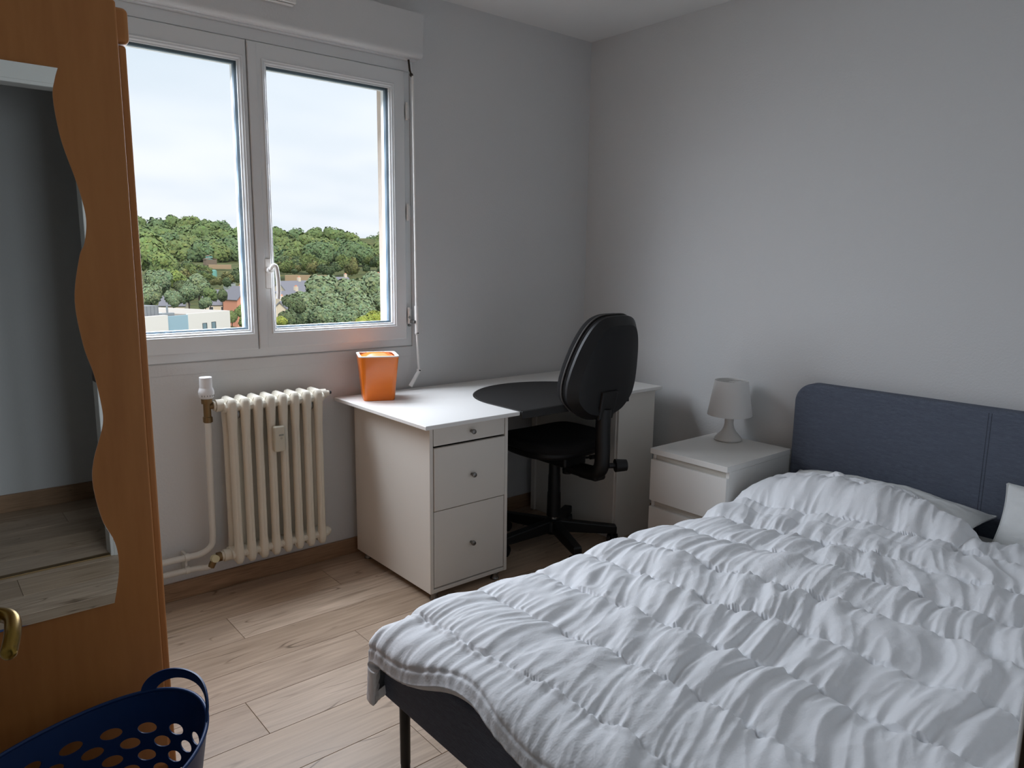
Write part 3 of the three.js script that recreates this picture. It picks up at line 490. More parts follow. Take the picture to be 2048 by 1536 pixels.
{ // quilt: a draped sheet with stitched channels, gathered along the seams
  const X0 = -2.05, Z0 = 1.47, Z1 = 2.69, Rx = 0.13, Rz = 0.075, foot = 0.165, side = 0.225;
  const headX = (z) => -0.3 - 0.09 * sm(1.9, 2.15, z) + 0.05 * sm(2.2, 2.35, z) + 0.015 * Math.sin(z * 9);
  const curl = (a, R, mx) => { const q = Math.min(a, R * mx); let h = R * Math.sin(q / R), d = R * (1 - Math.cos(q / R)); if (a > q) { h += (a - q) * Math.cos(mx); d += (a - q) * Math.sin(mx); } return [h, d]; };
  const nx = 620, nz = 460, P = new Float32Array((nx + 1) * (nz + 1) * 3), A = new Float32Array((nx + 1) * (nz + 1) * 2);
  const id = (i, j) => j * (nx + 1) + i;
  for (let j = 0; j <= nz; j++) {
    const bz = -side + (Z1 - Z0 + 2 * side) * j / nz;                // arc across the bed
    let z = Z0 + bz, dz = 0;
    if (bz < 0) { const [h, d] = curl(-bz, Rz, 1.5); z = Z0 - h; dz = d; } else if (bz > Z1 - Z0) { const [h, d] = curl(bz - (Z1 - Z0), Rz, 1.5); z = Z1 + h; dz = d; }
    const L = headX(z) - X0;
    for (let i = 0; i <= nx; i++) {
      const f = foot - 0.045 * Math.exp(-Math.pow((Z0 + bz - 1.76) / 0.18, 2)) + 0.004 * Math.sin(bz * 17);
      const ax = -f + (L + f) * i / nx; let x = X0 + ax, dx = 0;
      if (ax < 0) { const [h, d] = curl(-ax, Rx, 1.2); x = X0 - h; dx = d; }
      const drop = Math.max(dx, dz) + 0.3 * Math.min(dx, dz);
      const y = 0.43 + 0.03 * sm(1.45, 1.9, z) + pillowTop(x, z) * sm(-0.75, -0.4, x) + 0.016 * fbm(x * 1.7, z * 2.1, 3) - drop;
      const k = id(i, j); P[3 * k] = x; P[3 * k + 1] = y; P[3 * k + 2] = z; A[2 * k] = X0 + ax; A[2 * k + 1] = Z0 + bz;
    }
  }
  const nrm = (Q) => { const out = new Float32Array(Q.length); for (let j = 0; j <= nz; j++) for (let i = 0; i <= nx; i++) {
    const a = id(Math.max(i - 1, 0), j), b = id(Math.min(i + 1, nx), j), c = id(i, Math.max(j - 1, 0)), d = id(i, Math.min(j + 1, nz)), k = id(i, j);
    const ux = Q[3 * b] - Q[3 * a], uy = Q[3 * b + 1] - Q[3 * a + 1], uz = Q[3 * b + 2] - Q[3 * a + 2], vx = Q[3 * d] - Q[3 * c], vy = Q[3 * d + 1] - Q[3 * c + 1], vz = Q[3 * d + 2] - Q[3 * c + 2];
    let x = vy * uz - vz * uy, y = vz * ux - vx * uz, z = vx * uy - vy * ux; const l = Math.hypot(x, y, z) || 1; out[3 * k] = x / l; out[3 * k + 1] = y / l; out[3 * k + 2] = z / l; } return out; };
  const n0 = nrm(P), pitch = 0.212, first = -2.055;
  for (let j = 0; j <= nz; j++) for (let i = 0; i <= nx; i++) {
    const k = id(i, j), x = A[2 * k], z = A[2 * k + 1];
    const xs = x + 0.02 * N2(z * 2.2, 3.1 + x * 1.5) + 0.009 * N2(z * 9, x * 3) - 0.03 * sm(1.6, 2.6, z);
    const ph = (xs - first) / pitch, c = Math.floor(ph), q = ph - c, edge = Math.min(q, 1 - q) * pitch;   // metres to the nearest seam
    const quilted = sm(first - 0.02, first + 0.0, xs);
    const puff = 0.021 * Math.pow(Math.sin(Math.PI * q), 0.5);
    const warp = 0.35 * N2(x * 2.1 + 5, z * 2.4, c * 0.37);
    // folds across the channels
    const f1 = N2(x * 3.0 + c * 3.7 + warp * 2, z * 17 + x * 3 + warp * 6, 1.3 + c), f2 = N2(x * 5 + 9 + c * 1.3, z * 30 + x * 5 + warp * 8, 2.1 + c);
    const near = Math.exp(-edge / 0.045), nearer = Math.exp(-edge / 0.017);
    let h = quilted * puff + (1 - quilted) * 0.015 * sm(0, 0.1, first - xs < 0 ? 0 : first - xs);
    const fold = (t) => 0.5 - Math.abs(t) * 1.25;                    // soft ridges with creases between
    const lively = (0.4 + 0.6 * sm(-2.0, -1.55, x)) * (0.5 + 0.5 * sm(1.48, 1.75, z));
    h += 0.024 * lively * f1 + (0.006 + 0.006 * near) * fold(f2) + 0.0075 * nearer * N2(z * 62 + 3 * warp, c * 5.1 + x * 5, 4.4);
    h += 0.009 * fold(N2(x * 2.6 + z * 1.7, z * 4.5 - x * 1.2, 8.2)) + 0.004 * fold(N2(x * 7 - z * 3, z * 9 + x * 4, 9.9));
    // hem seam round the edge
    const ef = A[2 * k] - A[2 * id(0, j)], eb = Math.min(z - (Z0 - side), Z1 + side - z), eh = A[2 * id(nx, j)] - A[2 * k], em = Math.min(ef, eb, eh);
    h *= sm(0, 0.05, em) * 0.85 + 0.15; h -= 0.004 * Math.exp(-Math.pow((em - 0.032) / 0.004, 2)); h += 0.003 * Math.exp(-em / 0.02) * N2(z * 60 + x * 60, x * 12, 3);
    P[3 * k] += n0[3 * k] * h; P[3 * k + 1] += n0[3 * k + 1] * h; P[3 * k + 2] += n0[3 * k + 2] * h;
  }
  const I = [], pos = Array.from(P), uv = Array.from(A, (t, i) => t * 1.0);
  for (let j = 0; j < nz; j++) for (let i = 0; i < nx; i++) { const a = id(i, j), b = id(i, j + 1); I.push(a, b, a + 1, a + 1, b, b + 1); }
  // edge: wrap round to the underside, giving the quilt its thickness
  const border = []; for (let i = 0; i < nx; i++) border.push([i, 0, 0, -1]); for (let j = 0; j < nz; j++) border.push([nx, j, 1, 0]); for (let i = nx; i > 0; i--) border.push([i, nz, 0, 1]); for (let j = nz; j > 0; j--) border.push([0, j, -1, 0]);
  const lev = [[0.008, -0.004], [0.02, -0.006], [0.032, -0.004], [0.04, 0.006], [0.04, 0.028]];
  let prev = border.map((b) => id(b[0], b[1]));
  for (const [dn, inw] of lev) {
    const cur = border.map(([i, j, ei, ej]) => {
      const k = id(i, j), ki = id(Math.min(nx - 1, Math.max(1, i)) === i ? i : i - ei * 4, Math.min(nz - 1, Math.max(1, j)) === j ? j : j - ej * 4);
      const ix = P[3 * ki] - P[3 * k], iy = P[3 * ki + 1] - P[3 * k + 1], iz = P[3 * ki + 2] - P[3 * k + 2], l = Math.hypot(ix, iy, iz) || 1;
      const s = inw / l; pos.push(P[3 * k] - n0[3 * k] * dn + ix * s, P[3 * k + 1] - n0[3 * k + 1] * dn + iy * s, P[3 * k + 2] - n0[3 * k + 2] * dn + iz * s); uv.push(A[2 * k] + dn, A[2 * k + 1] + dn); return pos.length / 3 - 1; });
    for (let q = 0; q < border.length; q++) { const r = (q + 1) % border.length; I.push(prev[q], prev[r], cur[q], prev[r], cur[r], cur[q]); }
    prev = cur;
  }
  const g = new THREE.BufferGeometry(); g.setAttribute('position', new THREE.Float32BufferAttribute(pos, 3)); g.setAttribute('uv', new THREE.Float32BufferAttribute(uv, 2)); g.setIndex(I); g.computeVertexNormals();
  solid('quilt', g, M.duvet, 'rumpled white quilt with stitched channels spread over the bed', 'quilt');
}

// ---------------------------------------------------------------- wardrobe with wavy mirror
{
  const w = thing('wardrobe', 'orange beech wardrobe with a wavy mirror on its door', 'wardrobe');
  const zf = 1.085, x1 = -2.561, x0 = -3.585;
  part('side_panel', bx(x1 - 0.02, x1, 0.0, 1.815, 0.54, zf - 0.032, 0.006), M.beech, w);
  part('side_panel', bx(x0, x0 + 0.02, 0.0, 1.815, 0.54, zf - 0.032, 0.006), M.beech, w);
  part('top_panel', bx(x0, x1 + 0.008, 1.818, 1.895, 0.53, zf - 0.028, 0.012), M.beech, w);
  part('bottom_panel', bx(x0 + 0.02, x1 - 0.02, 0.05, 0.07, 0.55, zf - 0.035), M.beech, w);
  part('back_panel', bx(x0 + 0.02, x1 - 0.02, 0.02, 1.815, 0.545, 0.553), std('#cfc8bd', 0.8), w, 'pale hardboard back');
  part('plinth', bx(x0 + 0.02, x1 - 0.02, 0.0, 0.05, zf - 0.06, zf - 0.042), M.beech, w);
  const dr = part('door', bx(-3.072, -2.584, 0.055, 1.899, zf - 0.022, zf, 0.005), M.beech, w);
  part('door', bx(x0 + 0.003, -3.076, 0.055, 1.899, zf - 0.022, zf, 0.005), M.beech, w);
  const R = [[-2.705, 1.738], [-2.713, 1.712], [-2.719, 1.675], [-2.711, 1.594], [-2.69, 1.512], [-2.678, 1.455], [-2.676, 1.416], [-2.683, 1.375], [-2.695, 1.345], [-2.711, 1.252], [-2.702, 1.152], [-2.686, 1.085], [-2.6765, 1.02], [-2.676, 0.966], [-2.7, 0.888], [-2.7065, 0.83], [-2.694, 0.742], [-2.67, 0.675], [-2.667, 0.61], [-2.682, 0.529]];
  const right = new THREE.SplineCurve(R.map((q) => new THREE.Vector2(q[0], q[1]))).getPoints(120), cx = -2.835;
  const s = new THREE.Shape([...right, ...right.slice().reverse().map((q) => new THREE.Vector2(2 * cx - q.x, q.y))]);
  part('mirror', plate(s, 0.0035, 0.0008, 1).translate(0, 0, zf + 0.001), M.mirror, dr, 'frameless wavy mirror');
}

// ---------------------------------------------------------------- laundry basket
{
  const b = thing('laundry_basket', 'dark blue plastic laundry basket with round holes in front of the wardrobe', 'basket', [-2.805, 0, 1.365]);
  const az = Math.atan2(-0.09, 0.235);                              // direction of one handle in plan (x, z)
  const RA = 0.25, RB = 0.2, per = 2 * Math.PI * Math.sqrt((RA * RA + RB * RB) / 2);
  const rim = (u) => { const c = Math.cos(u * 2 * Math.PI); return 0.32 + 0.03 * c * c - 0.01; };
  const wrap = (u, h, inn) => { // u in 0..1 round, h height, inn thickness inward
    const t = u * 2 * Math.PI, k = 0.74 + 0.26 * Math.pow(Math.min(h, 0.36) / 0.35, 0.8), ra = RA * k - inn, rb = RB * k - inn;
    const x = ra * Math.cos(t), z = rb * Math.sin(t), ca = Math.cos(az), sa = Math.sin(az); return [x * ca - z * sa, h + 0.004, x * sa + z * ca];
  };
  const P = [], I = [], add = (u, h, inn) => { const q = wrap(u, h, inn); P.push(...q); return P.length / 3 - 1; };
  const th = 0.003;
  const quad = (a, b2, c, d) => I.push(a, b2, c, a, c, d);
  const grid = (ua, ub, ha, hb, nu, nh) => { for (const inn of [0, th]) { const o = P.length / 3; for (let j = 0; j <= nh; j++) for (let i = 0; i <= nu; i++) { const u = ua + (ub - ua) * i / nu, lo = ha(u), hi = hb(u); add(u, lo + (hi - lo) * j / nh, inn); } for (let j = 0; j < nh; j++) for (let i = 0; i < nu; i++) { const a = o + j * (nu + 1) + i, c = a + nu + 1; inn ? quad(a, c, c + 1, a + 1) : quad(a, a + 1, c + 1, c); } } };
  const N = 17, rows = 7, h0 = 0.04, h1 = 0.262, rh = (h1 - h0) / rows, cu = 1 / N;
  grid(0, 1, () => 0, () => h0, 120, 2);
  grid(0, 1, () => h1, rim, 160, 5);
  for (let r = 0; r < rows; r++) for (let c = 0; c < N; c++) {
    const u0 = (c + (r % 2) * 0.5) * cu, hh0 = h0 + r * rh, uc = u0 + cu / 2, hc = hh0 + rh / 2, eu = cu * 0.29, eh = rh * 0.41, n = 28;
    const o = P.length / 3;
    for (let k = 0; k < n; k++) {
      const t = k / n * 2 * Math.PI, cs = Math.cos(t), sn = Math.sin(t), m = Math.max(Math.abs(cs), Math.abs(sn));
      const bu = uc + cu / 2 * cs / m, bh = hc + rh / 2 * sn / m, iu = uc + eu * cs, ih = hc + eh * sn;
      add(bu, bh, 0); add(iu, ih, 0); add(bu, bh, th); add(iu, ih, th);
    }
    for (let k = 0; k < n; k++) { const a = o + 4 * k, d = o + 4 * ((k + 1) % n); quad(a, d, d + 1, a + 1); quad(a + 2, a + 3, d + 3, d + 2); quad(a + 1, d + 1, d + 3, a + 3); }
    // corner fillers so that the ring reaches the cell's corners
    for (const [su, sh] of [[1, 1], [-1, 1], [-1, -1], [1, -1]]) for (const inn of [0, th]) { const q = add(uc + su * cu / 2, hc + sh * rh / 2, inn); const t = Math.atan2(sh, su); const k0 = Math.floor(((t + 2 * Math.PI) % (2 * Math.PI)) / (2 * Math.PI) * n), a = o + 4 * (k0 % n) + (inn ? 2 : 0), d = o + 4 * ((k0 + 1) % n) + (inn ? 2 : 0); I.push(a, d, q); }
  }
  // rolled upper edge
  const g = new THREE.BufferGeometry(); g.setAttribute('position', new THREE.Float32BufferAttribute(P, 3)); g.setIndex(I); g.computeVertexNormals();
  part('tub', toCreasedNormals(g, 0.6), M.basket, b);
  const edge = []; for (let i = 0; i < 160; i++) { const u = i / 160; edge.push(V(...wrap(u, rim(u), th / 2))); }
  part('rim', new THREE.TubeGeometry(new THREE.CatmullRomCurve3(edge, true), 320, 0.0045, 8, true), M.basket, b);
  part('base', new THREE.CylinderGeometry(1, 1, 0.004, 48).scale(RA * 0.74, 1, RB * 0.74).rotateY(-az).translate(0, 0.004, 0), M.basket, b);
  for (const uc of [0, 0.5]) {   // arched handles
    const Q = [], J = [], n = 40, wA = 0.1, put = (u, h, inn) => { const q = wrap(u, h, inn); if (true) { } Q.push(...q); return Q.length / 3 - 1; };
    for (let k = 0; k <= n; k++) {
      const t = Math.PI * k / n, cs = Math.cos(t), sn = Math.sin(t), sq = Math.sign(cs) * Math.pow(Math.abs(cs), 0.8);
      const ou = uc + wA * sq, oh = rim(uc + wA * cs) - 0.006 + 0.06 * Math.pow(sn, 0.75), iu = uc + (wA - 0.024) * sq, ih = rim(uc + wA * cs) - 0.006 + 0.038 * Math.pow(sn, 0.8);
      put(ou, oh, 0); put(iu, ih, 0); put(ou, oh, 0.004); put(iu, ih, 0.004);
      put(ou, oh, -0.0); 
    }
    for (let k = 0; k < n; k++) { const a = 5 * k, d = 5 * (k + 1); J.push(a, a + 1, d + 1, a, d + 1, d, a + 2, d + 3, a + 3, a + 2, d + 2, d + 3, a, d, d + 2, a, d + 2, a + 2, a + 1, a + 3, d + 3, a + 1, d + 3, d + 1); }
    const hg = new THREE.BufferGeometry(); hg.setAttribute('position', new THREE.Float32BufferAttribute(Q, 3)); hg.setIndex(J); hg.computeVertexNormals(); part('handle', toCreasedNormals(hg, 0.6), M.basket, b);
  }
}

// ---------------------------------------------------------------- outside: valley, houses, wood on the hill
{
  const FPX = 1469.96, EYE = V(-3.019, 1.35, 2.959), LOOK = new THREE.Quaternion().setFromEuler(new THREE.Euler(-0.16667, -0.69911, 0.01215, 'YXZ'));   // the photograph's viewpoint
  const dirOf = (px, py) => V((px - 1024) / FPX, -(py - 768) / FPX, -1).applyQuaternion(LOOK);
  // a point in the direction of a pixel, at a horizontal distance in metres
  const far = (px, py, dist) => { const d = dirOf(px, py), k = dist / Math.hypot(d.x, d.z); return V(EYE.x + d.x * k, EYE.y + d.y * k, EYE.z + d.z * k); };
  const away = (x, z) => Math.hypot(x - EYE.x, z - EYE.z);
  const groundY = (x, z) => { const d = away(x, z); return -20 + 6 * sm(120, 210, d) + 12.5 * sm(200, 400, d) + 16 * sm(390, 520, d) + 1.2 * N2(x * 0.012, z * 0.012); };
  { // terrain
    const W = 700, D = 760, nx = 90, nz = 100, P = [], I = [], UV = [];
    for (let j = 0; j <= nz; j++) for (let i = 0; i <= nx; i++) { const x = -250 + W * i / nx, z = -6 - D * j / nz; P.push(x, groundY(x, z), z); UV.push(x / 40, z / 40); }
    for (let j = 0; j < nz; j++) for (let i = 0; i < nx; i++) { const a = j * (nx + 1) + i, b = a + nx + 1; I.push(a, a + 1, b, a + 1, b + 1, b); }
    const g = new THREE.BufferGeometry(); g.setAttribute('position', new THREE.Float32BufferAttribute(P, 3)); g.setAttribute('uv', new THREE.Float32BufferAttribute(UV, 2)); g.setIndex(I); g.computeVertexNormals();
    const gt = tex(512, 512, (u, v) => { const t = tn(u, v, 9, 9, 1) + 0.6 * tn(u, v, 30, 30, 2), e = Math.max(0, tn(u, v, 6, 14, 3)); return [78 + 34 * t + 70 * e, 88 + 26 * t + 34 * e, 46 + 18 * t + 34 * e]; });
    structMesh('hillside', g, new THREE.MeshStandardMaterial({ map: gt, roughness: 1 }), 'green hillside with garden plots beyond the window', 'hill');
  }
  // ---- trees: crowns of leafy tufts round lobed cores
  const crown = (lobes, tufts, size, tone) => {
    const pos = [], col = [], nor = [];
    const pushTri = (a, b, c, n, s) => { if (b.clone().sub(a).cross(c.clone().sub(a)).dot(n) < 0) [b, c] = [c, b]; for (const q of [a, b, c]) { pos.push(q.x, q.y, q.z); nor.push(n.x, n.y, n.z); col.push(tone[0] * s[0], tone[1] * s[1], tone[2] * s[2]); } };
    for (const [x, y, z, r] of lobes) {
      const g = new THREE.IcosahedronGeometry(1, 3), p = g.attributes.position, v = [], o = rnd() * 50;
      for (let i = 0; i < p.count; i++) { const q = V(p.getX(i), p.getY(i), p.getZ(i)).normalize(), k = r * 0.84 * (1 + 0.32 * PN.noise(q.x * 3.2 + o, q.y * 3.2, q.z * 3.2) + 0.2 * PN.noise(q.x * 8 + o, q.y * 8, q.z * 8)); v.push(V(x + q.x * k, y + q.y * k * 0.92, z + q.z * k)); }
      for (let i = 0; i < v.length; i += 3) { const n = v[i + 1].clone().sub(v[i]).cross(v[i + 2].clone().sub(v[i])).normalize().lerp(v[i].clone().sub(V(0, 5, 0)).normalize(), 0.5).normalize(), s = rr(0.85, 1.1); pushTri(v[i], v[i + 1], v[i + 2], n, [s, s, s]); }
      const m = Math.round(tufts * r * r);
      for (let k = 0; k < m; k++) {
        const d = V(rr(-1, 1), rr(-0.75, 1), rr(-1, 1)); if (d.lengthSq() > 1 || d.lengthSq() < 0.05) { k--; continue; } d.normalize();
        const c = V(x + d.x * r * rr(0.8, 1.08), y + d.y * r * rr(0.8, 1.06), z + d.z * r * rr(0.8, 1.08)), up = V(rr(-1, 1), rr(-0.4, 1), rr(-1, 1)).add(d.clone().multiplyScalar(1.2)).normalize();
        const a = V(rr(-1, 1), rr(-1, 1), rr(-1, 1)).cross(up).normalize(), bb = a.clone().cross(up), s = size * rr(0.6, 1.4), h = rr(0.75, 1.25), tint = [h * rr(0.85, 1.15), h, h * rr(0.8, 1.1)];
        const pt = [0, 1, 2, 3, 4].map((e) => c.clone().addScaledVector(a, s * Math.cos(e * 1.2566) * rr(0.6, 1.2)).addScaledVector(bb, s * Math.sin(e * 1.2566) * rr(0.6, 1.2)).addScaledVector(up, -0.35 * s)), top = c.clone().addScaledVector(up, 0.12 * s);
        for (let e = 0; e < 5; e++) { const A1 = pt[e], B1 = pt[(e + 1) % 5], n = A1.clone().sub(top).cross(B1.clone().sub(top)).normalize(); if (n.dot(d) < 0) n.negate(); n.lerp(d, 0.45).lerp(c.clone().sub(V(0, 5, 0)).normalize(), 0.4).normalize(); pushTri(top, A1, B1, n, tint); }
      }
    }
    const g = new THREE.BufferGeometry(); g.setAttribute('position', new THREE.Float32BufferAttribute(pos, 3)); g.setAttribute('normal', new THREE.Float32BufferAttribute(nor, 3)); g.setAttribute('color', new THREE.Float32BufferAttribute(col, 3)); return g;
  };
  const leaf = new THREE.MeshStandardMaterial({ roughness: 0.95, vertexColors: true, side: THREE.DoubleSide });
  const bark = std('#4a4036', 0.95);
  const lobesOf = (n, spread, hgt, r) => { const L = [[0, hgt * 0.62, 0, r * 1.05]]; for (let k = 0; k < n; k++) { const t = k / n * 6.28 + rr(-0.3, 0.3), q = spread * rr(0.55, 1); L.push([Math.cos(t) * q, hgt * rr(0.42, 0.82), Math.sin(t) * q, r * rr(0.55, 0.85)]); } return L; };
  const trunk = (h, r) => [bar(V(0, -1.5, 0), V(0.1, h * 0.55, 0), r, r * 0.6, 8), bar(V(0, h * 0.35, 0), V(h * 0.14, h * 0.62, 0.2), r * 0.5, r * 0.25, 6), bar(V(0, h * 0.3, 0), V(-h * 0.13, h * 0.6, -0.3), r * 0.5, r * 0.25, 6)];
  // prototypes are unit trees about 10 m tall
  const proto = (n, tone, tufts, size) => ({ crown: crown(lobesOf(n, 2.7, 10, 3.3), tufts, size, tone), trunk: join(trunk(10, 0.35)) });
  const kinds = {
    oak: [proto(7, [0.135, 0.2, 0.08], 18, 0.5), proto(8, [0.155, 0.21, 0.08], 18, 0.5), proto(6, [0.12, 0.185, 0.09], 18, 0.5)],
    lime: [proto(7, [0.2, 0.27, 0.08], 36, 0.46), proto(6, [0.18, 0.25, 0.09], 36, 0.46)],
    willow: [proto(8, [0.2, 0.265, 0.155], 44, 0.46), proto(9, [0.175, 0.245, 0.145], 44, 0.46)],
    dark: [proto(6, [0.11, 0.15, 0.075], 36, 0.5)],
    yellow: [proto(6, [0.29, 0.34, 0.07], 36, 0.55)],
    bush: [{ crown: crown([[0, 1.0, 0, 1.5], [1.2, 0.8, 0.3, 1.1], [-1.1, 0.9, -0.2, 1.2], [0.2, 0.8, 1.0, 1.0]], 40, 0.3, [0.18, 0.24, 0.09]) }, { crown: crown([[0, 0.9, 0, 1.3], [1.0, 0.9, 0.3, 1.0], [-1.0, 0.7, 0.4, 1.0]], 40, 0.3, [0.22, 0.23, 0.1]) }, { crown: crown([[0, 1.2, 0, 1.3], [0.7, 0.7, 0.3, 1.0]], 40, 0.3, [0.13, 0.19, 0.1]) }],
  };
  const plant = (name, label, group, kind, p, s, sy = 1) => {
    const list = kinds[kind], k = list[Math.floor(rnd() * list.length)];
    const t = thing(name, label, name.includes('bush') || name.includes('shrub') ? 'bush' : 'tree', [p.x, p.y, p.z], rnd() * 6.28, group); t.scale.set(s, s * sy, s);
    part('foliage', k.crown, leaf, t); if (k.trunk) part('trunk', k.trunk, bark, t); return t;
  };
  const onGround = (px, py, dist) => { const p = far(px, py, dist); p.y = groundY(p.x, p.z); return p; };
  // wood on the skyline: tops follow the photograph's tree line
  const sky = (px) => 432 + (px < 480 ? 8 * sm(380, 480, px) : 20 + 12 * sm(640, 760, px));
  for (const [row, dist] of [[0, 500], [1, 465], [2, 432], [3, 408]]) for (let px = -303 + (row % 2) * 18; px < 1020; px += px < 215 || px > 800 ? 54 : 36) {
    const jx = px + rr(-8, 8), d = dist + rr(-10, 10), top = far(jx, sky(jx) + row * 15 + rr(-4, 6), d), b = onGround(jx, 500, d), h = rr(15.5, 21);
    b.y = top.y - 0.98 * h; plant('forest_tree', ['round tree whose crown makes the skyline of the wood', 'round tree in the thick of the wood below its skyline', 'round tree in the thick of the wood below its skyline', 'round tree at the lower edge of the wood above the garden plots'][row], ['trees on the skyline of the wood', 'trees in the thick of the wood', 'trees in the thick of the wood', 'trees at the lower edge of the wood'][row], 'oak', b, h / 10, 1);
  }
  for (const [px, py, d, h] of [[700, 478, 380, 17], [732, 492, 372, 13], [650, 482, 385, 15], [622, 486, 392, 14], [586, 492, 390, 12]]) { const t = far(px, py, d), p = V(t.x, t.y - h, t.z); plant('oak_tree', 'broad oak with bare trunk below the hilltop wood', 'broad oaks at the edge of the wood', 'oak', p, h / 10); }
  // garden plots: bushes, sheds, greenhouses
  for (let k = 0; k < 64; k++) { const px = k < 22 ? rr(335, 490) : rr(545, 765), py = k < 22 ? rr(536, 566) : rr(520, 544), d = 375 - (py - 510) * 2.6, q = far(px, py, d); plant('garden_bush', 'small bush among the hillside garden plots', 'bushes of the garden plots', 'bush', V(q.x, q.y - 1.2, q.z), rr(0.9, 2.1), rr(0.8, 1.2)); }
  const shedMat = [std('#dfe6e4', 0.7), std('#6fa9a2', 0.6), std('#b59a82', 0.9), std('#7c6f63', 0.9)];
  const shed = (px, py, d, w, h, dp, mi, label, group, kind = 'shed') => { const q = far(px, py, d), g = thing('garden_' + kind, label, kind, [q.x, q.y - h / 2, q.z], 0.45 + rr(-0.15, 0.15), group);
    if (kind === 'tank') { part('tank_body', cyl(w / 2, w / 2, h, 20).translate(0, h / 2, 0), shedMat[mi], g); part('tank_lid', cyl(w * 0.2, w * 0.45, h * 0.12, 20).translate(0, h * 1.06, 0), shedMat[mi], g); return; }
    part('wall', bx(-w / 2, w / 2, -1.2, h * 0.75, -dp / 2, dp / 2, 0), shedMat[mi], g); const s = new THREE.Shape(); s.moveTo(-w * 0.55, h * 0.72); s.lineTo(0, h * 1.05); s.lineTo(w * 0.55, h * 0.72); s.lineTo(w * 0.55, h * 0.8); s.lineTo(0, h * 1.13); s.lineTo(-w * 0.55, h * 0.8); s.closePath(); part('roof', plate(s, dp * 1.08).translate(0, 0, -dp * 0.54), shedMat[mi === 0 ? 0 : 3], g); };
  shed(619, 531, 330, 3.6, 1.7, 2.2, 0, 'white greenhouse among the garden plots', null, 'greenhouse');
  shed(418, 514, 368, 2.2, 1.3, 2, 1, 'small teal shed high among the garden plots', null, 'shed');
  shed(420, 521, 362, 5.5, 2.0, 2.2, 3, 'low dark shed below the teal shed in the garden plots', null, 'shed');
  shed(408, 548, 300, 3.0, 1.8, 2, 1, 'teal water tank beside the garden path', 'teal water tanks', 'tank'); shed(428, 547, 300, 2.1, 2.2, 2, 1, 'teal water tank beside the garden path', 'teal water tanks', 'tank');
  shed(459, 569, 260, 3.4, 1.2, 2, 0, 'pale garden shelter above the pink house', null, 'shelter');
  { // terrace walls of earth
    for (const [px, py, d, w, h, label] of [[612, 554, 285, 15, 1.4, 'beige terrace wall above the grey roofs'], [440, 531, 340, 9, 0.7, 'bare earth terrace in the upper garden plots']]) { const q = far(px, py, d), t = solid('terrace_wall', bx(-w / 2, w / 2, -1.5, h / 2, -0.6, 0.6, 0.1), std('#a08c74', 0.95), label, 'wall'); t.position.copy(q); t.rotation.y = -0.35; }
  }
  // ---- houses
  const slate = std('#7d7f8b', 0.8), cream = std('#d8cdbb', 0.9), pink = std('#d99a83', 0.9), whiteWall = std('#e9e6e2', 0.85), dk = std('#3d434c', 0.4);
  const house = (px, py, d, w, dp, wall, roofH, turn, wm, label, winN = 2) => { // py marks the ridge
    const q = far(px, py, d), g = thing('house', label, 'house', [q.x, q.y - wall - roofH, q.z], turn);
    const s = new THREE.Shape(); s.moveTo(-dp / 2, -4); s.lineTo(dp / 2, -4); s.lineTo(dp / 2, wall); s.lineTo(0, wall + roofH); s.lineTo(-dp / 2, wall); s.closePath();
    part('walls', plate(s, w).rotateY(Math.PI / 2).translate(-w / 2, 0, 0), wm, g);
    for (const k of [-1, 1]) { const a = Math.atan2(roofH, dp / 2), l = Math.hypot(roofH, dp / 2) + 0.4; part('roof', new THREE.BoxGeometry(w + 0.5, 0.18, l).rotateX(k * a).translate(0, wall + roofH / 2 + 0.08 - 0.06, k * dp / 4 + k * 0.1), slate, g, 'grey slate roof slope'); }
    const c = part('chimney', bx(w / 2 - 1.1, w / 2 - 0.3, wall + roofH - 0.8, wall + roofH + 1.1, -0.35, 0.35, 0), wm, g);
    part('pot', bx(w / 2 - 0.9, w / 2 - 0.5, wall + roofH + 1.1, wall + roofH + 1.4, -0.2, 0.2, 0), pink, c);
    for (let k = 0; k < winN; k++) { const f = part('window', bx(-w / 2 + 1.2 + k * 2.6, -w / 2 + 2.2 + k * 2.6, wall - 1.7, wall - 0.4, dp / 2 - 0.1, dp / 2 + 0.08, 0), whiteWall, g); part('pane', bx(-w / 2 + 1.28 + k * 2.6, -w / 2 + 2.12 + k * 2.6, wall - 1.62, wall - 0.48, dp / 2 + 0.05, dp / 2 + 0.1, 0), dk, f); }
    return g;
  };
  house(580, 563, 215, 7.5, 7, 2.6, 2.8, 0.25, cream, 'cream house with grey slate roof behind the window handle');
  house(622, 562, 232, 6.5, 6, 2.4, 2.4, 0.2, cream, 'small slate roof behind the silvery tree');
  house(574, 583, 180, 7, 6, 2.4, 2.4, 0.35, cream, 'low grey roofed house in front of the cream house');
  house(678, 555, 250, 6.5, 7, 2.4, 2.5, 0.15, cream, 'slate roof peeping over the silvery tree');
  house(755, 553, 245, 5, 7, 2.4, 2.4, 0.9, whiteWall, 'white gabled house beside the window reveal');
  house(447, 581, 190, 9, 7, 2.6, 3.2, -0.35, cream, 'steep grey roofed house with white dormer');
  house(480, 574, 185, 5, 6, 2.8, 2.8, -1.25, pink, 'pink gabled house beside the steep grey roof', 0);
  house(348, 594, 160, 4.5, 3.6, 2.0, 1.6, -0.5, cream, 'small cream gabled house behind the white flat-roofed block', 0);
  house(562, 604, 150, 4, 4.4, 2.4, 2.2, 1.05, cream, 'cream gable rising beside the dark shrub', 0);
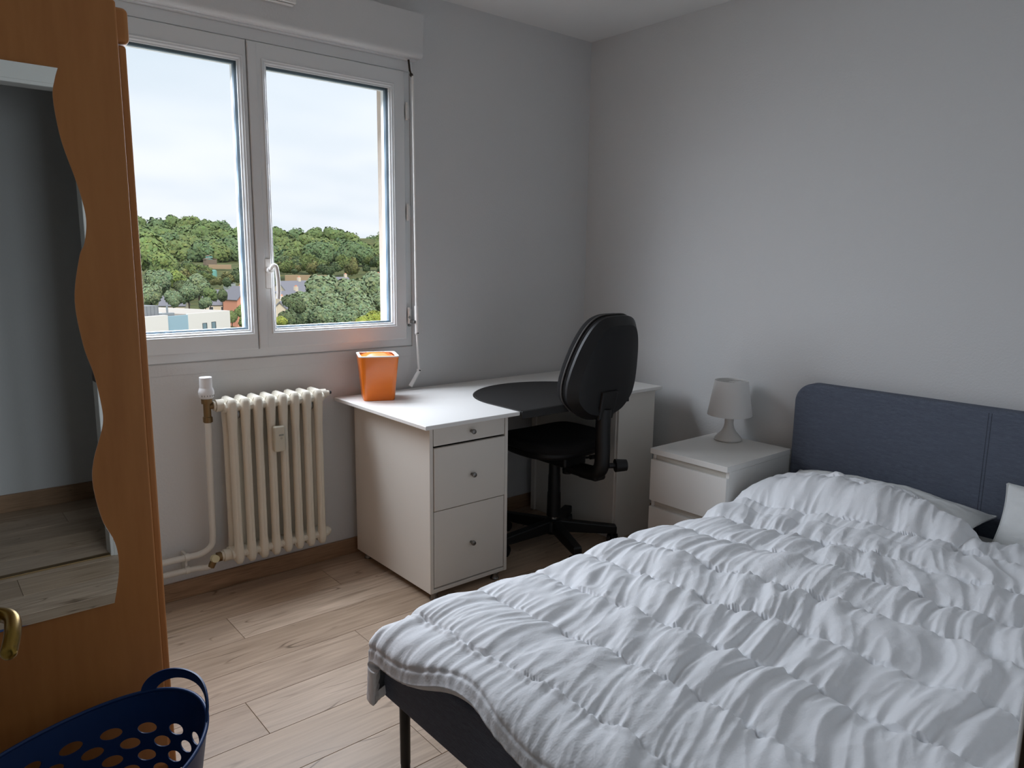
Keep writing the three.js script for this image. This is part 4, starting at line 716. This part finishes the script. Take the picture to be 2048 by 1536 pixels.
  { // dormer on the steep roof
    const q = far(467, 605, 184), g = thing('dormer', 'small white dormer window on the steep grey roof', 'dormer', [q.x, q.y, q.z], -0.35);
    part('cheeks', bx(-0.8, 0.8, -0.8, 0.8, -1.4, 0, 0), dk, g); const f = part('window', bx(-0.5, 0.5, -0.6, 0.55, -0.02, 0.06, 0), whiteWall, g); part('pane', bx(-0.38, 0.38, -0.48, 0.43, 0.04, 0.08, 0), dk, f);
  }
  { // white flat-roofed block: front face turned a little to the right
    const A = far(459.5, 621, 108), B = far(331, 628, 100), up = V(0, 1, 0);
    const t = Math.atan2(-(A.z - B.z), A.x - B.x), g = thing('apartment_block', 'white flat-roofed block with blue panel below the hillside', 'building', [A.x, A.y, A.z], t);
    const L = 22, Dp = 13, H = 12, k = A.distanceTo(B) / 1;
    const xb0 = -k, xb1 = -k * (459.5 - 373) / (459.5 - 331) - 0.0;
    const wht = std('#e8e7e6', 0.85), blue = std('#9dbdd0', 0.8), grey = std('#8b9096', 0.7);
    part('wall', bx(xb1, 0, -H, 0, -0.35, 0, 0), wht, g); part('wall', bx(-L, xb0, -H, 0.1, -0.35, 0.35, 0), wht, g);
    part('blue_panel', bx(xb0, xb1, -H, -0.12, -0.4, -0.06, 0), blue, g, 'pale blue wall panel');
    part('wall', bx(-0.35, 0, -H, 0, -Dp, -0.35, 0), wht, g); part('wall', bx(-L, -0.35, -H, -0.1, -Dp, -Dp + 0.35, 0), wht, g); part('wall', bx(-L, -L + 0.35, -H, -0.1, -Dp + 0.35, -0.35, 0), wht, g);
    part('roof_deck', bx(-L, -0.35, -1.2, -0.75, -Dp + 0.35, -0.4, 0), std('#8f8a84', 0.95), g);
    part('plant_room', bx(-L, -k - 0.15, -0.75, 1.25, -Dp * 0.7, -0.9, 0.02), grey, g, 'grey clad plant room'); 
    for (let i = 0; i < 14; i++) part('cladding_rib', bx(-k - 0.3 - i * 0.55, -k - 0.24 - i * 0.55, -0.7, 1.22, -0.9, -0.86, 0), std('#7a8088', 0.7), g);
    part('roof_light', bx(xb0 + 0.4, xb0 + 2.6, -0.75, 0.15, -5.5, -3.2, 0.05), std('#d5dde2', 0.4), g); part('roof_duct', [bx(xb0 + 2.0, xb0 + 4.0, -0.75, 0.05, -3.4, -2.6, 0.05), bar(V(xb0 + 3.2, -0.8, -3), V(xb0 + 3.2, 1.1, -3), 0.12)], std('#9aa3aa', 0.5, { metalness: 0.4 }), g);
    const win = (pa, pb, ya, yb) => { const xa = -k * (459.5 - pa) / 128.5, xb = -k * (459.5 - pb) / 128.5, f = part('window', bx(xa, xb, yb, ya, -0.1, 0.02, 0), std('#4d565e', 0.5), g); part('pane', bx(xa + 0.08, xb - 0.16, yb + 0.08, ya - 0.08, -0.02, 0.035, 0), std('#7e97a6', 0.15), f); part('reveal', bx(xb, xb + 0.05, yb, ya, -0.05, 0.05, 0), wht, f); };
    win(400, 409.5, -1.35, -3.0); win(418.5, 428, -1.3, -2.95); win(296, 305, -1.7, -3.3);
  }
  // ---- middle and near trees
  const near = [  // kind, pixel of the crown's top, distance, half width in pixels, stretch
    ['lime', 298, 470, 190, 44, 1.1], ['lime', 262, 470, 200, 46, 1.1], ['lime', 325, 506, 178, 30, 1.1], ['willow', 316, 545, 165, 28, 1], ['lime', 350, 543, 172, 22, 1.1], ['dark', 364, 562, 165, 16, 1.1], ['willow', 396, 553, 158, 26, 1.05], ['willow', 376, 572, 150, 22, 1], ['oak', 419, 576, 146, 15, 1.2], ['dark', 444, 578, 140, 11, 1.5], ['oak', 463, 622, 118, 12, 1.3], ['lime', 482, 612, 150, 14, 1.2], ['lime', 488, 634, 140, 14, 1], ['willow', 300, 573, 150, 26, 1], ['willow', 345, 585, 142, 18, 1], ['willow', 410, 597, 135, 14, 1],
  ];
  for (const [kind, px, py, d, rp, sy] of near) { const t = far(px, py, d), s = rp * d / 7500; plant('valley_tree', { lime: 'bright green leafy tree', willow: 'grey green leafy tree', dark: 'small dark green tree', oak: 'small mid green tree' }[kind] + ' between the white block and the hillside', { lime: 'bright green', willow: 'grey green', dark: 'dark green', oak: 'mid green' }[kind] + ' trees in the valley', kind, V(t.x, t.y - 9.2 * s * sy, t.z), s, sy); }
  const front = [['willow', 648, 560, 118, 44], ['willow', 702, 566, 116, 40], ['willow', 750, 553, 120, 42], ['willow', 612, 590, 112, 32], ['willow', 668, 594, 108, 36], ['willow', 724, 598, 108, 36], ['willow', 772, 590, 110, 34], ['willow', 600, 620, 102, 28], ['willow', 645, 618, 100, 32], ['willow', 692, 622, 100, 32], ['willow', 742, 624, 100, 32]];
  for (const [kind, px, py, d, rp] of front) { const t = far(px, py, d), s = rp * d / 7500; plant('silvery_tree', 'large silvery green tree standing below the right window sash', 'silvery trees below the window', kind, V(t.x, t.y - 9.0 * s, t.z), s); }
  for (const [kind, px, py, d, h, label] of [['dark', 588, 590, 98, 3.2, 'dark green shrub beside the cream gable'], ['dark', 578, 622, 92, 2.8, 'dark shrub in front of the silvery trees']]) { const t = far(px, py, d), s = h / 10; plant('tall_shrub', label, null, kind, V(t.x, t.y - 9.0 * s, t.z), s); }
  for (const [px, py, d, h] of [[748, 624, 78, 2.6], [729, 634, 76, 2.0], [562, 634, 80, 1.5]]) { const t = far(px, py, d), s = h / 10; plant('yellow_shrub', 'bright yellow green shrub at the bottom of the window view', 'yellow shrubs below the window', 'yellow', V(t.x, t.y - 9.0 * s, t.z), s); }
}

renderer.render(scene, camera);
